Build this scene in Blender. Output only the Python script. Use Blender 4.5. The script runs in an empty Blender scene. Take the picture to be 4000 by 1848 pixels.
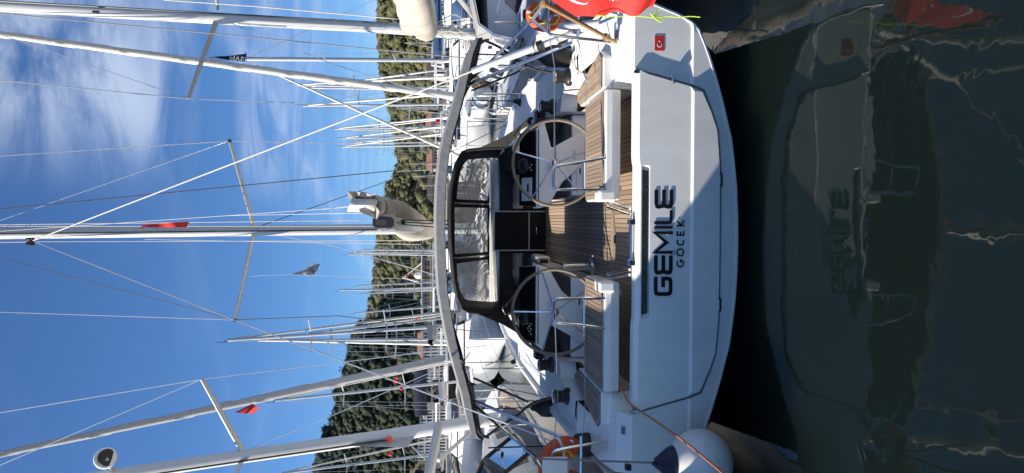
import bpy, bmesh, math, random
import numpy as np
from mathutils import Vector, Matrix
random.seed(7)
S = bpy.context.scene
COL = S.collection
rad = math.radians

# ---------------------------------------------------------------- camera, world, sun, exposure
FPX, PITCH, CAMZ = 2773.0, rad(5.7), 2.714       # focal length for a 4000 px wide frame, downward tilt, eye height
cp, sp = math.cos(PITCH), math.sin(PITCH)
cam_d = bpy.data.cameras.new('camera'); cam = bpy.data.objects.new('camera', cam_d); COL.objects.link(cam)
cam_d.sensor_width = 36.0; cam_d.lens = 36.0 * FPX / 4000.0
cam_d.clip_start = 0.05; cam_d.clip_end = 9000.0
# the phone was held on its side: picture-right is down, picture-up is the world's right
cam.matrix_world = Matrix(((0, 1, 0, 0), (-sp, 0, -cp, 0), (-cp, 0, sp, CAMZ), (0, 0, 0, 1)))
S.camera = cam

SUN = Vector((-0.80, -0.125, 0.585)).normalized()   # towards the sun
world = bpy.data.worlds.new('World'); S.world = world; world.use_nodes = True
wn, wl = world.node_tree.nodes, world.node_tree.links
wn.clear()
w_out = wn.new('ShaderNodeOutputWorld'); w_bg = wn.new('ShaderNodeBackground')
sky = wn.new('ShaderNodeTexSky'); sky.sky_type = 'NISHITA'; sky.sun_disc = False
sky.sun_elevation = math.asin(SUN.z); sky.sun_rotation = math.atan2(SUN.x, SUN.y)
sky.altitude = 50; sky.air_density = 0.85; sky.dust_density = 0.15; sky.ozone_density = 3.5
w_bg.inputs['Strength'].default_value = 0.060
# thin high cloud, laid out on a plane above the bay so that it goes on over the whole sky
tc = wn.new('ShaderNodeTexCoord'); sx = wn.new('ShaderNodeSeparateXYZ')
wl.new(tc.outputs['Generated'], sx.inputs[0])
def wmath(op, a, b=None, clamp=False):
    n = wn.new('ShaderNodeMath'); n.operation = op; n.use_clamp = clamp
    for i, q in enumerate((a, b)):
        if q is None: continue
        if isinstance(q, (int, float)): n.inputs[i].default_value = q
        else: wl.new(q, n.inputs[i])
    return n.outputs[0]
zz = wmath('MAXIMUM', wmath('ADD', sx.outputs[2], 0.12), 0.05)
cx = wn.new('ShaderNodeCombineXYZ')
wl.new(wmath('DIVIDE', sx.outputs[0], zz), cx.inputs[0]); wl.new(wmath('DIVIDE', sx.outputs[1], zz), cx.inputs[1])
mp = wn.new('ShaderNodeMapping'); wl.new(cx.outputs[0], mp.inputs[0])
mp.inputs['Location'].default_value = (8.8, 4.1, 0); mp.inputs['Rotation'].default_value = (0, 0, rad(28)); mp.inputs['Scale'].default_value = (0.55, 1.0, 1)
def wnoise(scale, detail, rough, dist=0.0):
    n = wn.new('ShaderNodeTexNoise'); n.noise_dimensions = '2D'
    n.inputs['Scale'].default_value = scale; n.inputs['Detail'].default_value = detail
    n.inputs['Roughness'].default_value = rough; n.inputs['Distortion'].default_value = dist
    wl.new(mp.outputs[0], n.inputs['Vector']); return n.outputs[0]
def wramp(v, lo, hi):
    n = wn.new('ShaderNodeMapRange'); n.clamp = True; n.interpolation_type = 'SMOOTHSTEP'
    n.inputs[1].default_value = lo; n.inputs[2].default_value = hi; wl.new(v, n.inputs[0]); return n.outputs[0]
# a bank of thin cloud stands over the right of the bay, the rest is clear but for streaks
bank = wramp(wmath('DIVIDE', sx.outputs[0], zz), 0.06, 0.34)
high = wmath('ADD', wmath('MULTIPLY', wramp(sx.outputs[2], 0.15, 0.42), 0.6), 0.4)
big = wmath('MULTIPLY', wmath('MULTIPLY', wramp(wnoise(1.5, 2, 0.5), 0.42, 0.60), bank), high)
fine = wramp(wnoise(4.2, 8, 0.62, 0.5), 0.25, 0.72)
veil = wramp(wnoise(1.3, 5, 0.6, 0.8), 0.45, 0.85)
# one long thin cirrus streak crossing the bay
px_, py_ = wmath('DIVIDE', sx.outputs[0], zz), wmath('DIVIDE', sx.outputs[1], zz)
off = wmath('ABSOLUTE', wmath('SUBTRACT', wmath('ADD', wmath('MULTIPLY', px_, 0.925), wmath('MULTIPLY', py_, 0.381)), 1.54))
streak = wmath('MULTIPLY', wmath('SUBTRACT', 1.0, wramp(off, 0.0, 0.11)), wmath('ADD', wmath('MULTIPLY', fine, 0.75), 0.25))
cov = wmath('ADD', wmath('ADD', wmath('MULTIPLY', wmath('MULTIPLY', big, fine), 0.62), wmath('MULTIPLY', veil, 0.07)), wmath('MULTIPLY', streak, 0.20), True)
mx = wn.new('ShaderNodeMix'); mx.data_type = 'RGBA'
wl.new(cov, mx.inputs['Factor'])
tint = wn.new('ShaderNodeMix'); tint.data_type = 'RGBA'; tint.blend_type = 'MULTIPLY'; tint.inputs['Factor'].default_value = 1.0
wl.new(sky.outputs[0], tint.inputs['A']); tint.inputs['B'].default_value = (0.60, 0.86, 1.12, 1)
wl.new(tint.outputs['Result'], mx.inputs['A']); mx.inputs['B'].default_value = (6.0, 6.8, 8.2, 1)
wl.new(mx.outputs['Result'], w_bg.inputs['Color']); wl.new(w_bg.outputs[0], w_out.inputs[0])

sun_d = bpy.data.lights.new('sun', 'SUN'); sun = bpy.data.objects.new('sun', sun_d); COL.objects.link(sun)
sun_d.energy = 4.1; sun_d.angle = rad(0.53); sun_d.color = (1.0, 0.92, 0.79)
sun.rotation_euler = SUN.to_track_quat('Z', 'Y').to_euler(); sun.location = SUN * 60
vs = S.view_settings; vs.view_transform = 'Standard'; vs.look = 'None'; vs.gamma = 1.0; vs.use_curve_mapping = False
vs.exposure = 1.15
S.render.engine = 'CYCLES'
S.cycles.max_bounces = 8; S.cycles.transparent_max_bounces = 12; S.cycles.caustics_reflective = False; S.cycles.caustics_refractive = False

# ---------------------------------------------------------------- helpers: points
def ray(X, Y):
    a = (X - 2000.0) / FPX; b = (924.0 - Y) / FPX
    return Vector((b, cp - a * sp, -sp - a * cp))
CAM = Vector((0, 0, CAMZ))
def PW(X, Y, D):                      # world point seen at X, Y, at distance D along the world's y
    d = ray(X, Y); return CAM + d * (D / d.y)
def PZ(X, Y, z):                      # world point seen at X, Y at height z
    d = ray(X, Y); return CAM + d * ((z - CAMZ) / d.z)
BM = Matrix.Translation((-0.05, 6.0, 0)) @ Matrix.Rotation(rad(-1.5), 4, 'Z')    # the yacht: stern at its origin, bow along y
BI = BM.inverted(); BI3 = BI.to_3x3(); CAMB = BI @ CAM
def PB(X, Y, by):                     # the same in the yacht's own frame
    d = BI3 @ ray(X, Y); return CAMB + d * ((by - CAMB.y) / d.y)
V = Vector

# ---------------------------------------------------------------- helpers: meshes
class MB:
    def __init__(s): s.v = []; s.f = []
    def add(s, vs_, fs_):
        o = len(s.v); s.v += [tuple(p) for p in vs_]; s.f += [tuple(i + o for i in f) for f in fs_]; return s
    def hexa(s, p):                  # 4 bottom, 4 top points
        return s.add(p, [(3, 2, 1, 0), (4, 5, 6, 7), (0, 1, 5, 4), (1, 2, 6, 5), (2, 3, 7, 6), (3, 0, 4, 7)])
    def box(s, x0, x1, y0, y1, z0, z1):
        return s.hexa([(x0, y0, z0), (x1, y0, z0), (x1, y1, z0), (x0, y1, z0), (x0, y0, z1), (x1, y0, z1), (x1, y1, z1), (x0, y1, z1)])
    def prism(s, pts, off):          # polygon swept along a vector
        n = len(pts); off = V(off); b = [V(p) for p in pts]; t = [p + off for p in b]
        return s.add(b + t, [tuple(range(n - 1, -1, -1)), tuple(range(n, 2 * n))] + [(i, (i + 1) % n, n + (i + 1) % n, n + i) for i in range(n)])
    def grid(s, rows, closed=False):
        n = len(rows[0]); m = len(rows); o = len(s.v)
        for r in rows: s.v += [tuple(p) for p in r]
        for i in range(m - 1):
            for j in range(n if closed else n - 1):
                k = (j + 1) % n
                s.f.append((o + i * n + j, o + i * n + k, o + (i + 1) * n + k, o + (i + 1) * n + j))
        return s
    def tube(s, path, r, n=8, cap=True, flat=1.0):
        path = [V(p) for p in path]; m = len(path)
        rs = r if isinstance(r, (list, tuple)) else [r] * m
        t0 = (path[1] - path[0]).normalized()
        u = t0.orthogonal().normalized()
        if flat != 1.0:
            u = V((1, 0, 0)); u = (u - t0 * u.dot(t0)).normalized()
        rows = []
        for i in range(m):
            t = (path[min(i + 1, m - 1)] - path[max(i - 1, 0)])
            t = t.normalized() if t.length > 1e-9 else t0
            u = (u - t * u.dot(t)).normalized(); w = t.cross(u)
            rows.append([path[i] + u * (rs[i] * math.cos(2 * math.pi * k / n)) + w * (rs[i] * flat * math.sin(2 * math.pi * k / n)) for k in range(n)])
        o = len(s.v); s.grid(rows, True)
        if cap:
            s.f.append(tuple(o + k for k in range(n - 1, -1, -1))); s.f.append(tuple(o + (m - 1) * n + k for k in range(n)))
        return s
    def lathe(s, c, axis, prof, n=20):      # prof: (radius, height along axis)
        c = V(c); a = V(axis).normalized(); u = a.orthogonal().normalized(); w = a.cross(u)
        rows = [[c + a * h + u * (r * math.cos(2 * math.pi * k / n)) + w * (r * math.sin(2 * math.pi * k / n)) for k in range(n)] for r, h in prof]
        return s.grid(rows, True)
    def build(s, name, m, parent=None, smooth=False, bevel=0.0, seg=2, solid=0.0, origin=None, auto=35):
        me = bpy.data.meshes.new(name)
        vv = s.v
        if origin is not None: vv = [(p[0] - origin[0], p[1] - origin[1], p[2] - origin[2]) for p in s.v]
        me.from_pydata(vv, [], s.f)
        bm = bmesh.new(); bm.from_mesh(me)
        bmesh.ops.remove_doubles(bm, verts=bm.verts, dist=1e-5)
        bmesh.ops.recalc_face_normals(bm, faces=bm.faces)
        if smooth:
            for f in bm.faces: f.smooth = True
            for e in bm.edges:
                if len(e.link_faces) == 2 and e.calc_face_angle(0) > rad(auto): e.smooth = False
        bm.to_mesh(me); bm.free()
        me.materials.append(m)
        o = bpy.data.objects.new(name, me); COL.objects.link(o)
        if parent is not None: o.parent = parent
        elif origin is not None: o.location = origin
        if solid:
            md = o.modifiers.new('thickness', 'SOLIDIFY'); md.thickness = solid; md.offset = 0
        if bevel:
            md = o.modifiers.new('edge', 'BEVEL'); md.width = bevel; md.segments = seg; md.limit_method = 'ANGLE'; md.angle_limit = rad(40)
        return o
def tag(o, label=None, cat=None, group=None, kind=None):
    if label: o['label'] = label
    if cat: o['category'] = cat
    if group: o['group'] = group
    if kind: o['kind'] = kind
    return o
def empty(name, loc=(0, 0, 0), rot=(0, 0, 0)):
    o = bpy.data.objects.new(name, None); COL.objects.link(o); o.location = loc; o.rotation_euler = rot; o.empty_display_size = 0.3; return o
def lerp(a, b, t): return a + (b - a) * t
def interp(x, tab):
    if x <= tab[0][0]: return tab[0][1]
    for (a, p), (b, q) in zip(tab, tab[1:]):
        if x <= b: return lerp(p, q, (x - a) / (b - a))
    return tab[-1][1]
def smooth_path(pts, k=4):            # Catmull-Rom through the points
    pts = [V(p) for p in pts]; out = []
    for i in range(len(pts) - 1):
        p0 = pts[max(i - 1, 0)]; p1 = pts[i]; p2 = pts[i + 1]; p3 = pts[min(i + 2, len(pts) - 1)]
        for j in range(k):
            t = j / k
            out.append(0.5 * ((2 * p1) + (p2 - p0) * t + (2 * p0 - 5 * p1 + 4 * p2 - p3) * t * t + (3 * p1 - p0 - 3 * p2 + p3) * t ** 3))
    out.append(pts[-1]); return out
def sag(a, b, d, n=8):
    a, b = V(a), V(b); return [a.lerp(b, i / n) - V((0, 0, d * 4 * (i / n) * (1 - i / n))) for i in range(n + 1)]

# ---------------------------------------------------------------- materials
def mat(name, col, rough=0.5, metal=0.0, var=0.0, vscale=6.0, bump=0.0, bscale=60.0, col2=None, coat=0.0, stretch=None, rvar=0.0, spec=None, detail=4):
    m = bpy.data.materials.new(name); m.use_nodes = True; nt = m.node_tree; b = nt.nodes['Principled BSDF']
    b.inputs['Roughness'].default_value = rough; b.inputs['Metallic'].default_value = metal
    b.inputs['Coat Weight'].default_value = coat
    if spec is not None: b.inputs['Specular IOR Level'].default_value = spec
    tc = nt.nodes.new('ShaderNodeTexCoord'); mpg = nt.nodes.new('ShaderNodeMapping'); nt.links.new(tc.outputs['Object'], mpg.inputs[0])
    if stretch: mpg.inputs['Scale'].default_value = stretch
    n = nt.nodes.new('ShaderNodeTexNoise'); n.inputs['Scale'].default_value = vscale; n.inputs['Detail'].default_value = detail; n.inputs['Roughness'].default_value = 0.65
    nt.links.new(mpg.outputs[0], n.inputs['Vector'])
    mxn = nt.nodes.new('ShaderNodeMix'); mxn.data_type = 'RGBA'
    c2 = col2 if col2 else tuple(max(0, c * (1 - var)) for c in col)
    mxn.inputs['A'].default_value = (*col, 1); mxn.inputs['B'].default_value = (*c2, 1)
    mr = nt.nodes.new('ShaderNodeMapRange'); mr.inputs[1].default_value = 0.35; mr.inputs[2].default_value = 0.68; nt.links.new(n.outputs[0], mr.inputs[0])
    nt.links.new(mr.outputs[0], mxn.inputs['Factor']); nt.links.new(mxn.outputs['Result'], b.inputs['Base Color'])
    if rvar:
        mr2 = nt.nodes.new('ShaderNodeMapRange'); mr2.inputs[3].default_value = rough; mr2.inputs[4].default_value = rough + rvar
        nt.links.new(n.outputs[0], mr2.inputs[0]); nt.links.new(mr2.outputs[0], b.inputs['Roughness'])
    if bump:
        n2 = nt.nodes.new('ShaderNodeTexNoise'); n2.inputs['Scale'].default_value = bscale; n2.inputs['Detail'].default_value = 3
        nt.links.new(mpg.outputs[0], n2.inputs['Vector'])
        bp = nt.nodes.new('ShaderNodeBump'); bp.inputs['Strength'].default_value = bump; bp.inputs['Distance'].default_value = 0.02
        nt.links.new(n2.outputs[0], bp.inputs['Height']); nt.links.new(bp.outputs[0], b.inputs['Normal'])
    return m
GEL = mat('gelcoat_white', (0.88, 0.855, 0.80), 0.16, vscale=2.6, coat=0.35, rvar=0.2, col2=(0.77, 0.745, 0.695), bump=.02, bscale=7, stretch=(1.3, 1.3, .6), detail=7)
GELN = mat('gelcoat_nonskid', (0.70, 0.71, 0.71), 0.5, var=0.08, vscale=3, bump=0.15, bscale=300)
HULLW = mat('hull_white', (0.76, 0.76, 0.75), 0.2, var=0.06, vscale=1.5, rvar=0.12)
HULLG = mat('hull_grey', (0.17, 0.19, 0.21), 0.2, var=0.1, vscale=1.5)
NAVYH = mat('hull_navy', (0.02, 0.03, 0.07), 0.15, var=0.1)
BOTTOM = mat('antifouling', (0.012, 0.013, 0.015), 0.7, var=0.3)
TEAK = mat('teak', (0.37, 0.255, 0.16), 0.66, var=0.3, vscale=5, stretch=(14, 1.2, 14), bump=0.12, bscale=30, col2=(0.26, 0.178, 0.115))
def board_to_board(m):      # every board has its own tone
    nt = m.node_tree; b = nt.nodes['Principled BSDF']; src = b.inputs['Base Color'].links[0].from_socket
    oi = nt.nodes.new('ShaderNodeObjectInfo'); mr = nt.nodes.new('ShaderNodeMapRange'); mr.inputs[3].default_value = .72; mr.inputs[4].default_value = 1.14
    nt.links.new(oi.outputs['Random'], mr.inputs[0]); hs = nt.nodes.new('ShaderNodeHueSaturation'); nt.links.new(mr.outputs[0], hs.inputs['Value']); hs.inputs['Saturation'].default_value = .82
    nt.links.new(src, hs.inputs['Color']); nt.links.new(hs.outputs[0], b.inputs['Base Color'])
board_to_board(TEAK)
TEAKG = mat('teak_grey', (0.33, 0.27, 0.21), 0.7, stretch=(14, 1.0, 14), vscale=5, bump=0.1, bscale=30, col2=(0.22, 0.175, 0.135))
CAULK = mat('caulk', (0.012, 0.012, 0.012), 0.6)
STEEL = mat('stainless', (0.74, 0.74, 0.75), 0.09, metal=1.0, var=0.08, rvar=0.08)
ALU = mat('mast_aluminium', (0.47, 0.475, 0.48), 0.42, metal=0.3, var=0.06, vscale=3)
ALUW = mat('mast_white', (0.58, 0.58, 0.575), 0.4, var=0.06, vscale=3)
WIRE = mat('wire', (0.55, 0.55, 0.56), 0.3, metal=0.6, var=0.2)
WIRED = mat('wire_dark', (0.06, 0.06, 0.065), 0.5, var=0.2)
BLACKC = mat('black_canvas', (0.017, 0.0155, 0.014), 0.75, var=0.3, vscale=8, bump=0.3, bscale=14)
GREYC = mat('grey_canvas', (0.29, 0.285, 0.28), 0.8, var=0.12, vscale=10, bump=0.25, bscale=12)
DARKC = mat('dark_canvas', (0.055, 0.055, 0.058), 0.8, var=0.2, vscale=8, bump=0.2, bscale=12)
BEIGE = mat('beige_canvas', (0.46, 0.41, 0.35), 0.85, var=0.12, vscale=6, bump=0.5, bscale=9)
SAIL = mat('sailcloth', (0.66, 0.635, 0.58), 0.7, var=0.1, vscale=4, bump=0.25, bscale=8)
SAILG = mat('sailcloth_grey', (0.40, 0.40, 0.40), 0.75, var=0.1, vscale=4, bump=0.25, bscale=8)
CUSH = mat('cushion_grey', (0.06, 0.055, 0.053), 0.85, var=0.25, vscale=20, bump=0.2, bscale=40)
BLACKG = mat('black_gloss', (0.006, 0.006, 0.007), 0.34, var=0.2)
BLACKP = mat('black_plastic', (0.019, 0.0175, 0.016), 0.45, var=0.3, vscale=20)
GLASSD = mat('dark_window', (0.010, 0.011, 0.012), 0.16, var=0.3)
GLASSB = mat('mirror_window', (0.30, 0.34, 0.42), 0.12, metal=0.9, var=0.15, vscale=4)
LEATHER = mat('wheel_leather', (0.20, 0.155, 0.115), 0.55, var=0.2, vscale=30)
NAVYC = mat('navy_canvas', (0.012, 0.016, 0.045), 0.8, var=0.3, vscale=6, bump=0.3, bscale=10)
BLUEC = mat('blue_canvas', (0.03, 0.085, 0.20), 0.8, var=0.3, vscale=6, bump=0.3, bscale=10)
REDF = mat('flag_red', (0.62, 0.025, 0.02), 0.75, var=0.15, vscale=5, bump=0.25, bscale=12)
WHITEF = mat('flag_white', (0.78, 0.78, 0.78), 0.75, var=0.05)
ORANGE = mat('orange_cover', (0.75, 0.10, 0.025), 0.6, var=0.25, vscale=9, bump=0.3, bscale=25)
ROPEW = mat('rope_white', (0.62, 0.59, 0.52), 0.85, var=0.25, vscale=120, bump=0.4, bscale=200)
ROPEB = mat('rope_black', (0.015, 0.015, 0.018), 0.8, var=0.3, vscale=80)
ROPEG = mat('rope_grey', (0.24, 0.24, 0.25), 0.8, var=0.3, vscale=90)
ROPEO = mat('rope_orange', (0.62, 0.19, 0.055), 0.75, var=0.3, vscale=120)
LIME = mat('cord_lime', (0.62, 0.85, 0.05), 0.6, var=0.1)
YELLOW = mat('cord_yellow', (0.70, 0.55, 0.06), 0.6, var=0.1)
WOOD = mat('varnished_wood', (0.40, 0.22, 0.10), 0.35, var=0.3, vscale=8, stretch=(1, 1, 6), coat=0.3)
FENDW = mat('fender_white', (0.80, 0.79, 0.75), 0.42, vscale=4, col2=(0.70, 0.67, 0.60))
FENDN = mat('fender_navy', (0.012, 0.014, 0.035), 0.4, var=0.2)
STONE_REFL = mat('recess_black', (0.012, 0.013, 0.012), 0.14, vscale=55, bump=0.9, bscale=40, col2=(0.07, 0.075, 0.065), detail=2)  # mottled colour imitates quay stones mirrored in the black panel
SMOKED = mat('smoked_acrylic', (0.006, 0.006, 0.006), 0.4, spec=.15, var=.2)
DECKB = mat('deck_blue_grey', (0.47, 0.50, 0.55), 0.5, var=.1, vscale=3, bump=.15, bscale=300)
WHITEP = mat('white_plastic', (0.74, 0.74, 0.72), 0.4, var=0.06)
PRINT = mat('print_black', (0.008, 0.008, 0.01), 0.35, var=0.1)
PRINTG = mat('print_grey', (0.18, 0.20, 0.26), 0.4, var=0.1)
PRINTW = mat('print_white', (0.75, 0.75, 0.75), 0.6, var=0.1)
def clear_vinyl():
    m = bpy.data.materials.new('clear_vinyl'); m.use_nodes = True; nt = m.node_tree; nt.nodes.clear()
    o = nt.nodes.new('ShaderNodeOutputMaterial'); mixs = nt.nodes.new('ShaderNodeMixShader')
    tr = nt.nodes.new('ShaderNodeBsdfTransparent'); gl = nt.nodes.new('ShaderNodeBsdfGlossy'); gl.inputs['Roughness'].default_value = 0.06
    tr.inputs['Color'].default_value = (0.93, 0.94, 0.94, 1)
    fr = nt.nodes.new('ShaderNodeFresnel'); fr.inputs['IOR'].default_value = 2.0
    n = nt.nodes.new('ShaderNodeTexNoise'); n.inputs['Scale'].default_value = 3.2; n.inputs['Detail'].default_value = 2; n.inputs['Distortion'].default_value = 2.2
    tc = nt.nodes.new('ShaderNodeTexCoord'); nt.links.new(tc.outputs['Object'], n.inputs['Vector'])
    bp = nt.nodes.new('ShaderNodeBump'); bp.inputs['Strength'].default_value = 0.3; bp.inputs['Distance'].default_value = 0.04
    nt.links.new(n.outputs[0], bp.inputs['Height']); nt.links.new(bp.outputs[0], gl.inputs['Normal']); nt.links.new(bp.outputs[0], fr.inputs['Normal'])
    nt.links.new(fr.outputs[0], mixs.inputs[0]); nt.links.new(tr.outputs[0], mixs.inputs[1]); nt.links.new(gl.outputs[0], mixs.inputs[2])
    mlk = nt.nodes.new('ShaderNodeMixShader'); mlk.inputs[0].default_value = .07; dfs = nt.nodes.new('ShaderNodeBsdfTranslucent'); dfs.inputs['Color'].default_value = (.9, .9, .88, 1)
    nt.links.new(mixs.outputs[0], mlk.inputs[1]); nt.links.new(dfs.outputs[0], mlk.inputs[2]); nt.links.new(mlk.outputs[0], o.inputs[0]); return m
VINYL = clear_vinyl()
def glass_clear():
    m = bpy.data.materials.new('clear_glass'); m.use_nodes = True; nt = m.node_tree; nt.nodes.clear()
    o = nt.nodes.new('ShaderNodeOutputMaterial'); mixs = nt.nodes.new('ShaderNodeMixShader')
    tr = nt.nodes.new('ShaderNodeBsdfTransparent'); gl = nt.nodes.new('ShaderNodeBsdfGlossy'); gl.inputs['Roughness'].default_value = 0.02
    tr.inputs['Color'].default_value = (0.72, 0.80, 0.80, 1); fr = nt.nodes.new('ShaderNodeFresnel'); fr.inputs['IOR'].default_value = 1.5
    nt.links.new(fr.outputs[0], mixs.inputs[0]); nt.links.new(tr.outputs[0], mixs.inputs[1]); nt.links.new(gl.outputs[0], mixs.inputs[2]); nt.links.new(mixs.outputs[0], o.inputs[0]); return m
GLASSC = glass_clear()

# ---------------------------------------------------------------- water
def water_mat():
    m = bpy.data.materials.new('harbour_water'); m.use_nodes = True; nt = m.node_tree; b = nt.nodes['Principled BSDF']
    b.inputs['Roughness'].default_value = 0.03; b.inputs['IOR'].default_value = 1.29
    tc = nt.nodes.new('ShaderNodeTexCoord')
    n0 = nt.nodes.new('ShaderNodeTexNoise'); n0.inputs['Scale'].default_value = 0.25; nt.links.new(tc.outputs['Object'], n0.inputs['Vector'])
    mxn = nt.nodes.new('ShaderNodeMix'); mxn.data_type = 'RGBA'; nt.links.new(n0.outputs[0], mxn.inputs['Factor'])
    mxn.inputs['A'].default_value = (0.0036, 0.0074, 0.0072, 1); mxn.inputs['B'].default_value = (0.0056, 0.0110, 0.0102, 1)
    nt.links.new(mxn.outputs['Result'], b.inputs['Base Color'])
    b.subsurface_method = 'BURLEY'; b.inputs['Subsurface Weight'].default_value = 1.0; b.inputs['Subsurface Radius'].default_value = (.7, 1.0, .95); b.inputs['Subsurface Scale'].default_value = 1.3   # murky water: light spreads inside it
    h = None
    for sc, st, ds in ((0.8, 0.045, 0.05), (3.5, 0.028, 0.02)):
        n = nt.nodes.new('ShaderNodeTexNoise'); n.inputs['Scale'].default_value = sc; n.inputs['Detail'].default_value = 2; n.inputs['Distortion'].default_value = 0.6
        nt.links.new(tc.outputs['Object'], n.inputs['Vector'])
        bp = nt.nodes.new('ShaderNodeBump'); bp.inputs['Strength'].default_value = st; bp.inputs['Distance'].default_value = ds * 4
        nt.links.new(n.outputs[0], bp.inputs['Height'])
        if h: nt.links.new(h, bp.inputs['Normal'])
        h = bp.outputs[0]
    nt.links.new(h, b.inputs['Normal']); return m
mb = MB(); mb.grid([[(x, y, 0) for x in (-3000, -300, -40, 40, 300, 3000)] for y in (-400, -20, 40, 260, 3000)])
tag(mb.build('water', water_mat()), 'dark green calm harbour water with faint reflections', None, None, 'structure')

# unseen quay under the camera, added so its pale top throws light on the sterns
CONC = mat('quay_concrete', (0.60, 0.565, 0.50), 0.85, var=0.25, vscale=1.2, bump=.3, bscale=20)
tag(MB().box(-60, 60, -30, 1.75, -3, 0.92).build('bounce_quay', CONC), 'unseen pale concrete quay added to bounce light onto the sterns', None, None, 'structure')
# ================================================================ the yacht in the middle
Y0 = empty('sailing_yacht', (-0.05, 6.0, 0), (0, 0, rad(-1.5)))
tag(Y0, 'white sailing yacht with twin wheels and GEMILE lettered on its stern, moored in the middle', 'yacht', 'yachts moored side by side')
# hull section at the stern, half of it, from the gunwale down to the keel line
HPX = [(2425, -14), (2490, -6), (2540, 10), (2575, 25), (2607, 39), (2640, 52), (2670, 67), (2703, 89), (2728, 118), (2748, 165), (2768, 218), (2788, 282), (2808, 351), (2824, 411), (2840, 480), (2855, 541), (2865, 621), (2875, 722), (2880, 843)]
HX = [(PB(X, Y, 0).x, PB(X, Y, 0).z) for X, Y in HPX] + [(0.0, 0.128)]
HX[0] = (HX[0][0], 1.22)
ZB = sorted([(x, z) for x, z in HX])
zb_hull = lambda x: interp(abs(x), ZB)
def yprof(z):
    return interp(z, [(0.10, 0.012), (0.545, -0.016), (0.567, 0.0), (1.2, 0.0)])
def sheer(y): return interp(y, [(0.0, 1.20), (0.3, 1.24), (1.2, 1.30), (2.0, 1.36), (5.0, 1.46), (9, 1.52), (14, 1.75)])
def hbeam(y): return interp(y, [(0, HX[0][0]), (2, 2.12), (5, 2.15), (7.5, 2.05), (9.5, 1.75), (11.5, 1.2), (13, 0.6), (14, 0.03)])
rows = []
for y in [0.03, 0.3, 0.8, 1.2, 2, 3.5, 5, 6.5, 8, 9.5, 11, 12, 13, 13.6, 14]:
    k = hbeam(y) / HX[0][0]; dz = interp(y, [(0, 0), (0.5, -0.12), (2, -0.4), (8, -0.6), (13, -0.3), (14, 0.3)])
    half = [(x * k, lerp(dz + z, sheer(y), max(0, (z - 0.128) / 1.092) ** 0.8)) for x, z in HX]
    if y < 0.1: half = [(x, z) for x, z in HX]
    rows.append([V((-x, y, z)) for x, z in half] + [V((x, y, z)) for x, z in reversed(half[:-1])])
mb = MB().grid(rows); mb.build('hull', GEL, Y0, smooth=True)
# underside seen below the transom lip
mb = MB(); xs = [i * 0.1 for i in range(-20, 21)]
mb.grid([[V((x, 0.035 + 0.0, zb_hull(x) - 0.004)) for x in xs], [V((x * 0.95, 0.5, min(zb_hull(x) - 0.22, 0.3))) for x in xs], [V((x * 0.9, 1.2, -0.25)) for x in xs]])
mb.build('hull_bottom', BOTTOM, Y0)
# lip along the stern edge of the hull
mb = MB().tube([(-x, 0.0 + yprof(z) + 0.012, z) for x, z in HX] + [(x, yprof(z) + 0.012, z) for x, z in reversed(HX[:-1])], 0.018, 6); mb.build('stern_edge', GEL, Y0, smooth=True)
# stern plate below and beside the folding platform
PLX = [(0.0, 0.30), (0.64, 0.303), (0.97, 0.33), (1.12, 0.385), (1.30, 0.47), (1.345, 0.57), (1.475, 1.075)]
zb_plat = lambda x: interp(abs(x), PLX)
gap = 0.024
PLG = [(0.0, 0.30 - gap), (0.64, 0.303 - gap), (0.98, 0.33 - gap), (1.135, 0.385 - gap), (1.325, 0.465 - gap), (1.373, 0.57), (1.503, 1.075)]
zg = lambda x: interp(abs(x), PLG)
xs = sorted(set([round(i * 0.06, 3) for i in range(0, 35)] + [0.64, 0.98, 1.135, 1.325, 1.373, 1.40, 1.43, 1.46, 1.49, 1.503, 1.5031, 2.035]))
xs = [-x for x in reversed(xs) if x > 0] + xs
rows = []
lev = [0, 0.2, 0.36, 0.545, 0.567, 0.8, 1.06]
mb = MB(); cols = []
for x in xs:
    b = zb_hull(x); t = zg(x) if abs(x) <= 1.503 else 1.06
    t = max(t, b + 0.002)
    cols.append([V((x, yprof(min(max(z, b), t)), min(max(z, b), t))) for z in lev])
mb.grid(cols); mb.build('stern_plate', GEL, Y0, smooth=True, auto=20)
# groove bottom behind the platform joint
mb = MB(); mb.prism([(x, 0.055, zg(x) - 0.06) for x in xs if abs(x) < 1.56] + [(1.56, 0.055, 1.03), (-1.56, 0.055, 1.03)], (0, 0.02, 0)); mb.build('joint_backing', GELN, Y0)
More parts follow.
